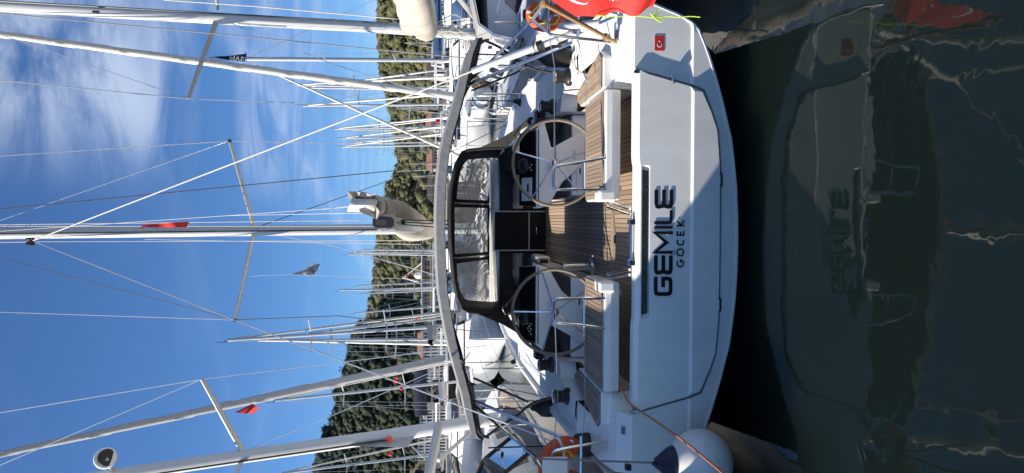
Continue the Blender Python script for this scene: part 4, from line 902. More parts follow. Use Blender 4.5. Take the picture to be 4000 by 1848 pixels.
# ---------------- far yachts: one pattern, copied
def far_proto(hm, cm, teak=False):
    r = empty('moored_yacht'); H = 14.0; L = 12.0
    rows = [[V((p.x, -p.y, p.z)) for p in row] for row in hull_rows(L, 3.9, 1.25, 1.6, -6.2)]
    hull_mb(rows).build('hull', hm, r, smooth=True)
    MB().grid([[V((k * deck_w(L, 3.9, (yy + 6.2) / L) * .99, -yy, lerp(1.25, 1.6, max(0, (yy + 6.2) / L) ** 1.5) + .02)) for k in (-1, 0, 1)] for yy in (-6.15, -3, 0, 2, 4, 5, 5.6)]).build('deck', GELN, r)
    mb = MB(); rr_ = []
    for yy, w, h_ in ((-2.2, 1.25, .5), (0, 1.2, .5), (2.2, .9, .4), (3.6, .4, .12)):
        z = 1.35 + .03 * (yy + 2); rr_.append([V((-w, -yy, z)), V((-w + .12, -yy, z + h_)), V((0, -yy, z + h_ + .06)), V((w - .12, -yy, z + h_)), V((w, -yy, z))])
    mb.grid(rr_); mb.f.append((0, 1, 2, 3, 4)); cab = mb.build('coachroof', GEL, r, smooth=True, auto=30)
    for s in (1, -1): MB().prism([(s * 1.20, 1.9, 1.52), (s * 1.17, -1.2, 1.58), (s * 1.13, -1.1, 1.76), (s * 1.14, 1.7, 1.72)], (s * .03, 0, 0)).build('cabin_window', GLASSD, cab)
    m = MB().tube([(0, 0, 1.3), (0, 0, H)], .09, 10, flat=1.3).build('mast', ALU, r, smooth=True)
    for z, w in ((5.6, 1.15), (9.6, .85)):
        for s in (1, -1): MB().tube([(0, 0, z), (s * w, .2, z + .12)], [.045, .03], 6).build('spreader', ALU, m)
    MB().tube([(.1, 0, H), (.1, 0, H + .6)], .015, 5).build('masthead_aerial', BLACKP, m); MB().tube([(0, 0, H + .02), (0, .4, H + .1)], .02, 5).build('wind_vane', BLACKP, m)
    bo_ = MB().tube([(0, .1, 2.9), (0, 4.6, 3.0)], .09, 8).build('boom', ALU, r, smooth=True)
    MB().grid([sect(V((0, .15 + 4.3 * i / 7, 3.12)), .16 + .02 * (i % 2), .34 - .02 * i, .14, .0, 10) for i in range(8)], True).build('sail_cover', cm, bo_, smooth=True)
    furled('furled_genoa', V((0, -5.6, 1.9)), V((0, -.35, H - .5)), .10, .05, SAIL, r, 6, 24)
    for s in (1, -1):
        MB().tube([(s * 1.75, .3, 1.4), (s * 1.15, .2, 5.72), (s * .85, .2, 9.72), (0, 0, H)], .011, 4).build('shroud', WIRE, m)
        MB().tube([(s * 1.65, .4, 1.4), (0, 0, 5.5)], .009, 4).build('shroud', WIRE, m)
        MB().tube([(s * .3, 5.9, 1.3), (0, .05, H)], .009, 4).build('backstay', WIRE, m)
        for dz in (.3, .6): MB().tube([(s * deck_w(L, 3.9, (yy + 6.2) / L) * .96, -yy, lerp(1.25, 1.6, max(0, (yy + 6.2) / L) ** 1.5) + dz) for yy in (-6, -2, 2, 4.5, 5.6)], .012, 4).build('guard_rail', STEEL, r)
        f_ = MB().lathe((s * 2.06, 1.2, .35), (0, 0, 1), [(0, 0), (.1, .03), (.12, .12), (.12, .5), (.1, .6), (.02, .66)], 10).build('fender', FENDW if s > 0 else FENDN, r, smooth=True)
    hh_ = MB().grid([[V((x_, yy, z)) for x_, z in ((-1.2, 1.6), (-1.1, 2.1), (0, 2.3), (1.1, 2.1), (1.2, 1.6))] for yy in (2.2, 3.2)] + [[V((x_, 1.4, 1.85)) for x_ in (-1.1, -1, 0, 1, 1.1)]]).build('sprayhood', cm, r, smooth=True, solid=.02)
    return r
def kids(o): return [c for c in bpy.data.objects if c.parent == o]
def copy_tree(o, parent=None):
    c = o.copy(); COL.objects.link(c); c.parent = parent
    for ch in o['_k']: copy_tree(bpy.data.objects[ch], c)
    return c
def index(o):
    ks = kids(o); o['_k'] = [k.name for k in ks]
    for k in ks: index(k)
protos = [far_proto(HULLW, BLUEC), far_proto(HULLW, BEIGE), far_proto(NAVYH, NAVYC), far_proto(HULLG, SAIL)]
for p in protos: index(p)
usedp = [False] * 4
ord_ = 'first second third fourth fifth sixth seventh eighth ninth tenth eleventh'.split()
FY = [  # mast top X,Y, foot Y, distance, pattern, turned round, label
 (965, 230, 236, 38, 0, 0, 'moored yacht with blue sail cover whose mast carries the navy pennant'),
 (1160, 332, 345, 52, 1, 0, 'moored yacht, taller mast of the close pair behind the cream furled genoa'),
 (1198, 343, 352, 62, 0, 0, 'moored yacht, shorter mast of the close pair behind the cream furled genoa'),
 (1183, 414, 409, 50, 2, 0, 'dark blue yacht with a lone mast midway between cream genoa and close mast trio'),
 (1308, 504, 497, 55, 1, 0, 'white yacht, tallest mast of the cluster between cream genoa and beige boom bag'),
 (1372, 508, 507, 76, 0, 0, 'white yacht, short mast just beside the tallest of the right-hand cluster'),
 (1337, 541, 531, 58, 2, 0, 'dark hulled yacht, middle mast of the right-hand cluster'),
 (1335, 575, 567, 57, 1, 0, 'white yacht, mast of the right-hand cluster nearest the beige boom bag'),
 (1378, 560, 556, 80, 3, 0, 'grey hulled yacht, shortest mast of the right-hand cluster'),
 (1556, 669, 662, 150, 0, 1, 'small far yacht, tallest of the thin masts right of the beige boom bag'),
 (1612, 690, 684, 160, 1, 1, 'small far yacht, second of the thin masts right of the beige boom bag'),
 (1640, 727, 722, 165, 2, 1, 'small far yacht, third of the thin masts towards the beige boom bag'),
 (1668, 762, 757, 170, 0, 1, 'small far yacht, shortest thin mast close beside the beige boom bag'),
 (1600, 640, 640, 150, 3, 1, 'small far yacht, shortest mast right of the thin far masts'),
 (1560, 425, 425, 130, 1, 1, 'small far yacht with short mast behind the dark blue lone mast yacht'),
 (1575, 300, 300, 120, 0, 1, 'small far yacht with short mast behind the taller mast of the close pair'),
 (1580, 168, 168, 120, 1, 1, 'small far yacht with short mast just left of the beige bag of the right yacht'),
 (1413, 976, 976, 100, 1, 1, 'far yacht, shortest mast of the tight trio left of the main mast'),
 (1382, 986, 988, 92, 0, 1, 'far yacht, middle mast of the tight trio left of the main mast'),
 (1360, 993, 997, 96, 3, 1, 'far yacht, tallest mast of the tight trio left of the main mast'),
 (1397, 1117, 1102, 88, 1, 1, 'far yacht with leaning mast under the navy flag'),
 (1325, 1133, 1131, 84, 0, 1, 'far yacht with tallest upright mast under the navy flag'),
 (1412, 1148, 1134, 96, 2, 1, 'far yacht with leaning mast on the left under the navy flag'),
 (1388, 1224, 1197, 80, 3, 1, 'far yacht with white leaning mast between navy flag and tallest distant mast'),
 (890, 1330, 1276, 40, 1, 1, 'yacht with the tallest leaning mast of the left background'),
 (1207, 1304, 1245, 46, 2, 1, 'yacht with shorter leaning mast just right of the tallest left background mast'),
 (1010, 1329, 1327, 43, 1, 0, 'yacht with thin upright mast crossing the tallest left background mast'),
 (1605, 1376, 1376, 140, 0, 1, 'small far yacht with short mast in front of the red roofed building'),
 (1075, 1567, 1498, 40, 3, 1, 'yacht with leaning mast between grey furled genoa and left mast'),
 (1105, 1848, 1772, 45, 1, 1, 'yacht with leaning mast at the far left below the left mast'),
]
for i, (Xt, Yt, Yb, D, k, turn, lab) in enumerate(FY):
    if not usedp[k]: o = protos[k]; usedp[k] = True
    else: o = copy_tree(protos[k])
    top = PW(Xt, Yt, D); foot = PW(1723, Yb, D)
    lean = math.atan2(top.x - foot.x, top.z - foot.z)
    hgt = math.hypot(top.x - foot.x, top.z - foot.z) + foot.z; sc = hgt / 14.0
    o.location = (foot.x - math.tan(lean) * foot.z, D, 0); o.scale = (max(sc, .8) if D < 100 else sc, max(sc, .8) if D < 100 else sc, sc)
    o.rotation_euler = (0, lean * .98, rad(random.uniform(-6, 6)) + (math.pi if turn else 0))
    if turn: o.rotation_euler[1] = -lean * .98
    o.rotation_mode = 'XYZ'
    if i == 0: o.rotation_euler = (-lean, 0, rad(-96))      # lies side-on, its blue cover in view
    tag(o, lab, 'yacht', 'yachts on the far pontoons')
for o in bpy.data.objects:
    if '_k' in o.keys(): del o['_k']
# ---------------- low white motor boats, a big excursion yacht and a hardtop cruiser
def motor_boat(X, Y, D, rz, sc, lab, navy=False):
    p = PW(X, Y, D); r = empty('motor_boat', (p.x, D, 0), (0, 0, rz)); r.scale = (sc,) * 3; tag(r, lab, 'motor boat', 'motor boats along the pontoons')
    hull_mb([[V((q.x, -q.y, q.z)) for q in row] for row in hull_rows(9, 3.2, 1.1, 1.75, -4)]).build('hull', NAVYH if navy else HULLW, r, smooth=True)
    MB().hexa([(-1.3, 1.0, 1.15), (1.3, 1.0, 1.15), (1.2, -2.6, 1.4), (-1.2, -2.6, 1.4), (-1.1, 1.0, 2.3), (1.1, 1.0, 2.3), (.9, -1.2, 2.3), (-.9, -1.2, 2.3)]).build('cabin', GEL, r, bevel=.12, seg=3)
    MB().hexa([(-1.22, .8, 1.75), (1.22, .8, 1.75), (1.13, -1.95, 1.82), (-1.13, -1.95, 1.82), (-1.16, .8, 2.15), (1.16, .8, 2.15), (.98, -1.42, 2.15), (-.98, -1.42, 2.15)]).build('window_band', GLASSD, r)
    MB().grid([[V((k * 1.45, 4.0 - yy, 1.12 + .06 * yy)) for k in (-1, 0, 1)] for yy in (0, 2, 4, 6)]).build('deck', GELN, r)
    MB().tube([(-1.3, -1, 2.0), (-1.2, -3.4, 2.2), (0, -4.9, 2.35), (1.2, -3.4, 2.2), (1.3, -1, 2.0)], .03, 5).build('bow_rail', STEEL, r)
    MB().tube([(-1, .8, 2.3), (-.9, .9, 3.0), (.9, .9, 3.0), (1, .8, 2.3)], .06, 6).build('radar_arch', GEL, r, smooth=True)
    return r
motor_boat(1790, 460, 42, rad(18), .9, 'white motor boat with its bow towards the middle yacht, right of its black sprayhood')
motor_boat(1790, 290, 36, rad(8), 1.0, 'white motor boat behind the grey end of the bimini on the right')
motor_boat(1790, 60, 48, rad(-12), 1.1, 'dark hulled motor boat behind the mast foot of the right yacht', True)
motor_boat(1790, 620, 62, rad(4), 1.0, 'white motor boat seen behind the right window of the sprayhood')
motor_boat(1790, 1180, 56, rad(-5), 1.1, 'white motor boat seen behind the left window of the sprayhood')
motor_boat(1790, 1340, 34, rad(10), .9, 'white motor boat behind the left half of the bimini')
motor_boat(1790, 1660, 40, rad(-14), 1.0, 'white motor boat behind the foot of the left mast')
motor_boat(1790, 380, 60, rad(-8), 1.0, 'white motor boat farther off, between two other white ones on the right')
motor_boat(1790, 190, 58, rad(14), 1.15, 'white motor boat below the furled cream genoa, beyond the blue sail cover')
motor_boat(1790, 530, 78, rad(6), 1.1, 'white motor boat under the right-hand mast cluster')
motor_boat(1790, 1010, 70, rad(0), 1.1, 'dark hulled motor boat seen low behind the middle window of the sprayhood', True)
motor_boat(1790, 1450, 62, rad(9), 1.1, 'white motor boat between red roofed building and bimini')
# inflatable dinghy stowed on the right-hand neighbour's foredeck
RUBBER = mat('dinghy_rubber', (0.50, 0.52, 0.53), .5, var=.15, vscale=3)
dg = empty('inflatable_dinghy', (3.55, 16.6, 1.56), (0, 0, rad(8))); tag(dg, 'pale grey inflatable dinghy stowed on the foredeck of the right yacht', 'dinghy')
MB().tube(smooth_path([(-.62, -1.2, .26), (-.64, -.3, .26), (-.60, .6, .27), (-.36, 1.15, .32), (0, 1.35, .36), (.36, 1.15, .32), (.60, .6, .27), (.64, -.3, .26), (.62, -1.2, .26)], 4), .2, 14).build('tube', RUBBER, dg, smooth=True)
MB().box(-.5, .5, -1.15, .9, .1, .16).build('floor', GELN, dg)
MB().box(-.5, .5, -1.2, -1.12, .1, .5).build('transom_board', WOOD, dg)
MB().box(-.45, .45, -.4, -.15, .36, .40).build('thwart', WOOD, dg)
MB().tube(smooth_path([(-.62, -.9, .47), (-.63, -.2, .43), (-.6, .5, .48), (-.3, 1.2, .5)], 4), .012, 5).build('grab_line', ROPEB, dg, smooth=True)
# excursion yacht lying along the far quay
D = 128; p = PW(1723, 1110, D); ex = empty('excursion_yacht', (p.x, D, 0)); tag(ex, 'large white excursion yacht with wooden deckhouse and radome along the far quay', 'yacht')
MB().prism([(-10, -2.6, -.3), (9.6, -2.6, -.3), (11, -2.6, 2.6), (-10.6, -2.6, 2.1)], (0, 5.2, 0)).build('hull', HULLW, ex, bevel=.3, seg=3)
MB().box(-8.6, 6.6, -2.3, 2.3, 2.1, 4.0).build('lower_cabin', GEL, ex, bevel=.1)
for i in range(13):
    MB().box(-8.0 + i * 1.1, -7.25 + i * 1.1, -2.34, -2.28, 2.6, 3.6).build('window', GLASSD, ex)
MB().box(-9.4, 7.4, -2.6, 2.6, 4.0, 4.22).build('upper_deck', GEL, ex, bevel=.05)
MB().box(-4.0, 4.6, -1.7, 1.7, 4.22, 6.0).build('deckhouse', WOOD, ex, bevel=.08)
for i in range(6): MB().box(-3.5 + i * 1.35, -2.6 + i * 1.35, -1.74, -1.68, 4.7, 5.6).build('window', GLASSD, ex)
MB().box(-6.4, 5.4, -2.2, 2.2, 6.0, 6.22).build('sun_roof', GEL, ex, bevel=.06)
for i in range(7): MB().tube([(-9.2 + i * 2.75, -2.5, 4.2), (-9.2 + i * 2.75, -2.5, 5.1)], .04, 5).build('rail_post', STEEL, ex)
for dz in (.45, .9): MB().tube([(-9.2, -2.5, 4.2 + dz), (7.3, -2.5, 4.2 + dz)], .03, 5).build('rail', STEEL, ex)
MB().lathe((1.6, 0, 6.9), (0, 0, 1), [(0, -.7), (.5, -.55), (.62, -.1), (.5, .35), (.25, .55), (0, .6)], 14).build('radome', WHITEP, ex, smooth=True)
MB().tube([(.2, 0, 6.2), (1.2, 0, 9.6)], .12, 6).build('signal_mast', GEL, ex); MB().tube([(3.8, 0, 6.2), (1.2, 0, 9.4)], .12, 6).build('signal_mast', GEL, ex)
# hardtop cruiser behind the left neighbour
D = 44; p = PW(1740, 1540, D); hc = empty('hardtop_cruiser', (p.x, D, 0)); tag(hc, 'white hardtop cruiser with dark windows behind the left yacht', 'motor boat')
hull_mb(hull_rows(11, 4.2, 1.0, 1.5, -1)).build('hull', HULLW, hc, smooth=True)
MB().box(-1.9, 1.9, 0, 4.5, 1.0, 1.35).build('cockpit', GEL, hc, bevel=.06)
MB().box(-1.75, 1.75, .6, 4.2, 1.35, 2.28).build('saloon_glass', GLASSD, hc, bevel=.04)
for x_ in (-1.78, -.6, .6, 1.78): MB().box(x_ - .04, x_ + .04, .54, .62, 1.35, 2.28).build('window_post', GEL, hc)
MB().box(-2.05, 2.05, -.4, 4.8, 2.28, 2.44).build('hardtop', GEL, hc, bevel=.06, seg=3)
MB().lathe((.55, .5, 2.95), (0, -1, .15), [(0, 0), (.34, .01), (.36, .05), (0, .1)], 20).build('dish', BLACKP, hc, smooth=True)
for x_ in (-1.9, -1.0, 0, 1.0, 1.9): MB().tube([(x_, -.3, 2.44), (x_, -.3, 3.3)], .025, 5).build('rail_post', STEEL, hc)
for z_ in (2.85, 3.28): MB().tube([(-1.9, -.3, z_), (1.9, -.3, z_)], .025, 5).build('rail', STEEL, hc)
MB().tube([(-1.7, 1, 3.75), (1.4, 1, 3.95)], .1, 6).build('boom', ALU, hc); MB().grid([sect(V((-1.6 + 3.0 * i / 6, 1, 4.05 + .02 * i)), .12, .34, .2, 0, 10) for i in range(7)], True)
r_ = [[V((-1.5 + 3.0 * i / 7, 1 + .16 * math.cos(a), 4.05 + .42 * math.sin(a) - .1 * abs(i - 3.5) / 3.5)) for a in [2 * math.pi * k / 10 for k in range(10)]] for i in range(8)]
MB().grid(r_, True).build('black_cover', NAVYC, hc, smooth=True)

# ================================================================ shore: quay, buildings, hills, woods
STONE = mat('quay_stone', (0.36, 0.34, 0.30), 0.85, var=0.3, vscale=1.5, bump=.4, bscale=8)
SOIL = mat('hill_soil', (0.12, 0.095, 0.06), 0.95, var=0.4, vscale=.08, bump=.5, bscale=1)
PLASTER = mat('plaster_white', (0.62, 0.60, 0.56), 0.85, var=.12, vscale=.6)
PLASTERW = mat('plaster_warm', (0.50, 0.36, 0.24), 0.85, var=.15, vscale=.6)
TILE = mat('roof_tile', (0.25, 0.13, 0.085), 0.8, var=.3, vscale=2)
SLATE = mat('roof_dark', (0.05, 0.04, 0.04), 0.8, var=.3, vscale=2)
MB().box(-320, 320, 205, 640, -1.5, 1.1).build('quay', STONE).__setitem__('kind', 'structure')
def building(X0, Y0_, Y1_, D, lab, wallm, roofm, rows, cols, depth=9, pitched=True, balc=False):
    a, b = PW(X0, Y1_, D), PW(X0, Y0_, D); w = b.x - a.x; H = a.z; cx_ = (a.x + b.x) / 2
    r = empty('building', (cx_, D, 1.1)); tag(r, lab, 'building', 'buildings along the shore'); H -= 1.1
    MB().box(-w / 2, w / 2, .25, depth, 0, H).build('wall', wallm, r)
    mb = MB(); zs = [0]; fh = H / rows; xw = w / cols
    for k in range(rows + 1): MB().box(-w / 2 - .05, w / 2 + .05, -.12 if balc else .05, .26, min(k * fh, H - .12) - .1, min(k * fh, H - .12) + .1).build('floor_band', wallm, r)
    for k in range(cols + 1):
        x = -w / 2 + k * xw; MB().box(max(x - xw * .2, -w / 2), min(x + xw * .2, w / 2), .0, .255, 0, H).build('pier', wallm, r)
    for i in range(rows):
        for j in range(cols):
            x = -w / 2 + (j + .5) * xw; z = (i + .5) * fh
            wd = MB().box(x - xw * .3, x + xw * .3, .16, .25, z - fh * .34, z + fh * .34).build('window', GLASSD, r)
    if pitched: MB().hexa([(-w / 2 - .5, -.6, H), (w / 2 + .5, -.6, H), (w / 2 + .5, depth + .6, H), (-w / 2 - .5, depth + .6, H), (-w / 2 + 1, depth * .45, H + 1.9), (w / 2 - 1, depth * .45, H + 1.9), (w / 2 - 1, depth * .55, H + 1.9), (-w / 2 + 1, depth * .55, H + 1.9)]).build('roof', roofm, r)
    else: MB().box(-w / 2 - .3, w / 2 + .3, -.3, depth, H, H + .35).build('roof', roofm, r)
building(1652, 1298, 1400, 226, 'white three storey building with red tiled roof behind the left half of the bimini', PLASTER, TILE, 3, 8)
building(1645, 1452, 1502, 232, 'white three storey block with dark roof behind the grey furled genoa foot', PLASTER, SLATE, 3, 4)
building(1640, 1600, 1662, 228, 'white four storey block just right of the left mast', PLASTER, SLATE, 4, 5, pitched=False, balc=True)
building(1632, 1690, 1800, 236, 'long white four storey block behind the left mast and boom', PLASTER, SLATE, 4, 9, pitched=False, balc=True)
building(1690, 690, 782, 222, 'low dark wooden pavilion with wide roof right of the beige boom bag', WOOD, SLATE, 1, 6)
building(1688, 590, 660, 224, 'low warm plaster house with tiled roof behind the right bimini half', PLASTERW, TILE, 1, 6)
building(1685, 440, 500, 224, 'low white house with tiled roof behind the cluster of four masts', PLASTER, TILE, 2, 5)
building(1690, 180, 290, 226, 'long low white shed with dark roof behind the cream furled genoa', PLASTER, SLATE, 1, 8)
building(1680, -60, 60, 230, 'white two storey house with tiled roof behind the right mast', PLASTER, TILE, 2, 7)

RIDGE_R = [(-600, 1440), (0, 1475), (155, 1490), (310, 1490), (466, 1530), (620, 1560), (683, 1562), (745, 1540), (839, 1500), (932, 1490), (1010, 1482), (1087, 1468), (1165, 1460), (1227, 1436), (1290, 1428), (1600, 1420), (2400, 1400)]
RIDGE_L = [(900, 1730), (1100, 1700), (1200, 1560), (1250, 1430), (1290, 1384), (1335, 1376), (1398, 1361), (1475, 1340), (1553, 1316), (1615, 1300), (1677, 1277), (1740, 1246), (1800, 1230), (1848, 1222), (2100, 1190), (2500, 1150)]
def ridge_h(tab, D, x):
    Y = 924 - x / D * FPX; X = interp(Y, tab); d = ray(X, Y); return max(0.5, CAMZ + d.z * D / d.y)
def hill(name, lab, tab, D0, D1, D2, x0, x1, nx, seed):
    rng = np.random.default_rng(seed); xs = np.linspace(x0, x1, nx); ts = np.linspace(0, 1, 16)
    hs = np.array([ridge_h(tab, D1, x) for x in xs]) - 4.0; hs = np.maximum(hs, 0.3)
    def hz(x, t):
        h_ = np.interp(x, xs, hs); g = np.sin(x * .06 + seed) * .12 + np.sin(x * .021 + 2 * seed) * .15
        tt = np.clip(t + g * t * (1 - t) * 2, 0, 1); return 1.0 + h_ * (np.sin(tt * math.pi / 2) ** 1.15)
    mb = MB(); mb.grid([[V((x, lerp(D0, D1, t), hz(x, t))) for x in xs] for t in ts] + [[V((x, D2, 0)) for x in xs]])
    o = mb.build(name, SOIL, smooth=True); tag(o, lab, None, None, 'structure'); return hz, hs, xs
hzR, hsR, xsR = hill('hill', 'sunlit wooded hill across the bay', RIDGE_R, 246, 400, 560, -230, 230, 70, 1)
hzL, hsL, xsL = hill('hill', 'darker wooded hill rising on the left', RIDGE_L, 242, 320, 420, -260, 20, 60, 4)

def leaf_mat(name, c1, c2):
    m = bpy.data.materials.new(name); m.use_nodes = True; nt = m.node_tree; b = nt.nodes['Principled BSDF']; b.inputs['Roughness'].default_value = .75
    b.inputs['Specular IOR Level'].default_value = .2
    at = nt.nodes.new('ShaderNodeAttribute'); at.attribute_name = 'tone'
    mxn = nt.nodes.new('ShaderNodeMix'); mxn.data_type = 'RGBA'; nt.links.new(at.outputs['Fac'], mxn.inputs['Factor'])
    mxn.inputs['A'].default_value = (*c1, 1); mxn.inputs['B'].default_value = (*c2, 1); nt.links.new(mxn.outputs['Result'], b.inputs['Base Color']); return m
LEAF = leaf_mat('pine_foliage', (0.048, 0.064, 0.026), (0.175, 0.145, 0.065))
LEAF_SHADE = leaf_mat('shade_foliage', (0.016, 0.027, 0.017), (0.048, 0.056, 0.028))  # darker copy of the foliage: the left hill's shade is put into its colour
def ico():
    bm = bmesh.new(); bmesh.ops.create_icosphere(bm, subdivisions=2, radius=1.0); v = np.array([p.co[:] for p in bm.verts]); f = np.array([[q.index for q in p.verts] for p in bm.faces]); bm.free(); return v, f
ICV, ICF = ico()
def woods(name, lab, pts, m, seed, lobes=4, tufts=70):
    # crowns of several ragged lobes with loose tufts round them
    rng = np.random.default_rng(seed); pts = np.array(pts); n = len(pts); sc = pts[:, 3]
    nv, nfc = len(ICV), len(ICF)
    lob = rng.normal(size=(n, lobes, 3)); lob /= np.linalg.norm(lob, axis=2, keepdims=True); lob[:, :, 2] = np.abs(lob[:, :, 2])
    lc = (lob * np.array([1.6, 1.6, 1.5]) * rng.uniform(.6, 1.1, (n, lobes, 1))) * sc[:, None, None] + pts[:, None, :3] + np.array([0, 0, 1.6])
    lr = rng.uniform(1.0, 1.7, (n, lobes, 1, 1)) * sc[:, None, None, None]
    rj = rng.uniform(.72, 1.18, (n, lobes, nv, 1))
    v1 = (lc[:, :, None, :] + ICV[None, None] * np.array([1, 1, .82]) * lr * rj).reshape(-1, 3)
    f1 = (ICF[None] + (np.arange(n * lobes) * nv)[:, None, None]).reshape(-1, 3)
    li = rng.integers(0, lobes, (n, tufts)); L = np.take_along_axis(lc, li[:, :, None].repeat(3, 2), 1); R = np.take_along_axis(lr[:, :, 0], li[:, :, None], 1)
    d = rng.normal(size=(n, tufts, 3)); d /= np.linalg.norm(d, axis=2, keepdims=True); c = L + d * R * rng.uniform(.85, 1.3, (n, tufts, 1))
    u = np.cross(d, rng.normal(size=d.shape)); u /= np.linalg.norm(u, axis=2, keepdims=True); w = .7 * np.cross(d, u) + .5 * d
    s_ = rng.uniform(.12, .38, (n, tufts, 1)) * sc[:, None, None]
    v2 = np.stack([c - u * s_, c + u * s_ - w * s_ * .5, c + w * s_ * 1.4], 2).reshape(-1, 3); f2 = np.arange(n * tufts * 3).reshape(-1, 3) + len(v1)
    vv = np.concatenate([v1, v2]); ff = np.concatenate([f1, f2]); nf = len(ff)
    me = bpy.data.meshes.new(name); me.vertices.add(len(vv)); me.vertices.foreach_set('co', vv.astype(np.float32).ravel())
    me.loops.add(nf * 3); me.loops.foreach_set('vertex_index', ff.astype(np.int32).ravel())
    me.polygons.add(nf); me.polygons.foreach_set('loop_start', np.arange(0, nf * 3, 3, dtype=np.int32)); me.polygons.foreach_set('loop_total', np.full(nf, 3, np.int32))
    patch = .5 + .5 * np.sin(pts[:, 0] * .045 + seed) * np.sin(pts[:, 2] * .11 + pts[:, 0] * .02); base = np.clip(rng.beta(1.5, 2.0, n) * .7 + patch * .4, 0, 1)[:, None, None]; t1 = np.clip(base * .6 + rng.uniform(-.05, .2, (n, lobes, 1)) + rng.uniform(-.03, .03, (n, lobes, nfc)), 0, 1).ravel()
    t2 = np.clip(base[:, :, 0] * .8 + rng.uniform(0, .3, (n, tufts)), 0, 1).ravel()
    me.polygons.foreach_set('use_smooth', np.concatenate([np.ones(len(f1), bool), np.zeros(len(f2), bool)]))
    at = me.attributes.new('tone', 'FLOAT', 'FACE'); at.data.foreach_set('value', np.concatenate([t1, t2]).astype(np.float32)); me.update(); me.materials.append(m)
    o = bpy.data.objects.new(name, me); COL.objects.link(o); tag(o, lab, None, None, 'stuff'); return o
rng = np.random.default_rng(2)
pR = []
while len(pR) < 3300:
    x = rng.uniform(-200, 215); t = rng.beta(1.1, .9); y = lerp(246, 400, t)
    if abs(x) / y > .40: continue
    if math.sin(x * .07 + t * 5) * math.sin(x * .031 - t * 9) > .55 and rng.random() < .75: continue      # bare patches of slope
    pR.append((x, y, float(hzR(x, t)) - .5, float(np.clip(rng.lognormal(-.18, .32), .45, 1.7))))
woods('woods', 'sunlit pine woods covering the hill across the bay', pR, LEAF, 5)
pL = []
while len(pL) < 1400:
    x = rng.uniform(-150, -10); t = rng.beta(1.1, .9); y = lerp(242, 320, t)
    if abs(x) / y > .40 or np.interp(x, xsL, hsL) < 2: continue
    pL.append((x, y, float(hzL(x, t)) - .5, float(np.clip(rng.lognormal(-.12, .32), .5, 1.8))))
woods('woods', 'pine woods with shade in their colour covering the hill on the left', pL, LEAF_SHADE, 6)
# ================================================================ small things
def thing_mesh(mb, name, m, lab, cat, group=None, smooth=True, **k):
    zs = min(p[2] for p in mb.v); base = [p for p in mb.v if p[2] < zs + .05] or mb.v
    org = (sum(p[0] for p in base) / len(base), sum(p[1] for p in base) / len(base), zs)
    return tag(mb.build(name, m, None, smooth=smooth, origin=org, **k), lab, cat, group), org
# ball fender
fc = PW(2737, 1802, 5.72); R = .262
fe = empty('ball_fender', (fc.x, fc.y, fc.z - R)); tag(fe, 'white ball fender with navy cap hanging low beside the orange rope', 'fender')
MB().lathe((0, 0, R), (0, 0, 1), [(0, -R)] + [(R * math.sin(rad(a)), -R * math.cos(rad(a))) for a in range(10, 136, 9)] + [(.135, .235), (.11, .27)], 36).build('ball', FENDW, fe, smooth=True)
MB().lathe((0, 0, R), (0, 0, 1), [(.138, .232), (.115, .285), (.08, .335), (.055, .365), (.04, .39), (0, .395)], 28).build('cap', FENDN, fe, smooth=True)
MB().tube([(0, (R + .001) * math.cos(rad(a)), R + (R + .001) * math.sin(rad(a))) for a in range(-90, 55, 6)], .003, 5).build('seam', FENDW, fe)
MB().lathe((0, -.02, R + .395), (1, 0, 0), [(.014, -.014), (.026, -.012), (.026, .012), (.014, .014)], 12).build('rope_eye', FENDN, fe, smooth=True)
p1 = PW(2090, 1792, 5.85) - V((fc.x, fc.y, fc.z - R))
MB().tube([(0, 0, R + .40), p1], .0085, 8).build('lanyard', ROPEG, fe, smooth=True)
# orange mooring rope
def rope(name, pts, r, m, lab, cat='rope', k=5, group=None): return thing_mesh(MB().tube(smooth_path(pts, k), r, 7), name, m, lab, cat, group)
WB = lambda X, Y, by: BM @ PB(X, Y, by)
rope('mooring_rope', [WB(2392, 1462, .5), WB(2420, 1500, .3), WB(2443, 1550, .05), WB(2470, 1585, -.06), WB(2520, 1618, -.10), PW(2640, 1700, 5.6), PW(2740, 1778, 5.2), PW(2850, 1870, 4.6), PW(2960, 1960, 4.1)], .0085, ROPEO, 'orange mooring rope running from the stern down past the ball fender')
# lime cord with a bow
lc = MB().tube(smooth_path([PW(2330, 60, 5.62), PW(2400, 65, 5.6), PW(2480, 62, 5.61), PW(2556, 69, 5.6), PW(2600, 64, 5.61), PW(2650, 67, 5.6), PW(2695, 64, 5.6), PW(2735, 67, 5.6)]), .0042, 6)
for pts in ([(2556, 69), (2540, 52), (2552, 50), (2558, 68)], [(2556, 69), (2566, 42), (2578, 40), (2572, 52), (2558, 66)], [(2556, 70), (2578, 86), (2591, 82), (2584, 74), (2560, 70)], [(2556, 70), (2570, 78), (2588, 72)]):
    q = MB().tube(smooth_path([PW(X, Y, 5.59) for X, Y in pts], 3), .004, 5); lc.add(q.v, q.f)
thing_mesh(lc, 'lime_cord', LIME, 'lime yellow cord tied in a bow hanging below the red flag', 'cord')
# white rope lying over the right quarter seat
rope('rope_tail', [WB(2255, 160, .32), WB(2262, 185, .4), WB(2240, 215, .55), WB(2246, 262, .6), WB(2262, 282, .6), WB(2278, 288, .6), WB(2292, 318, .55)], .011, ROPEW, 'white rope end lying on the right quarter seat')
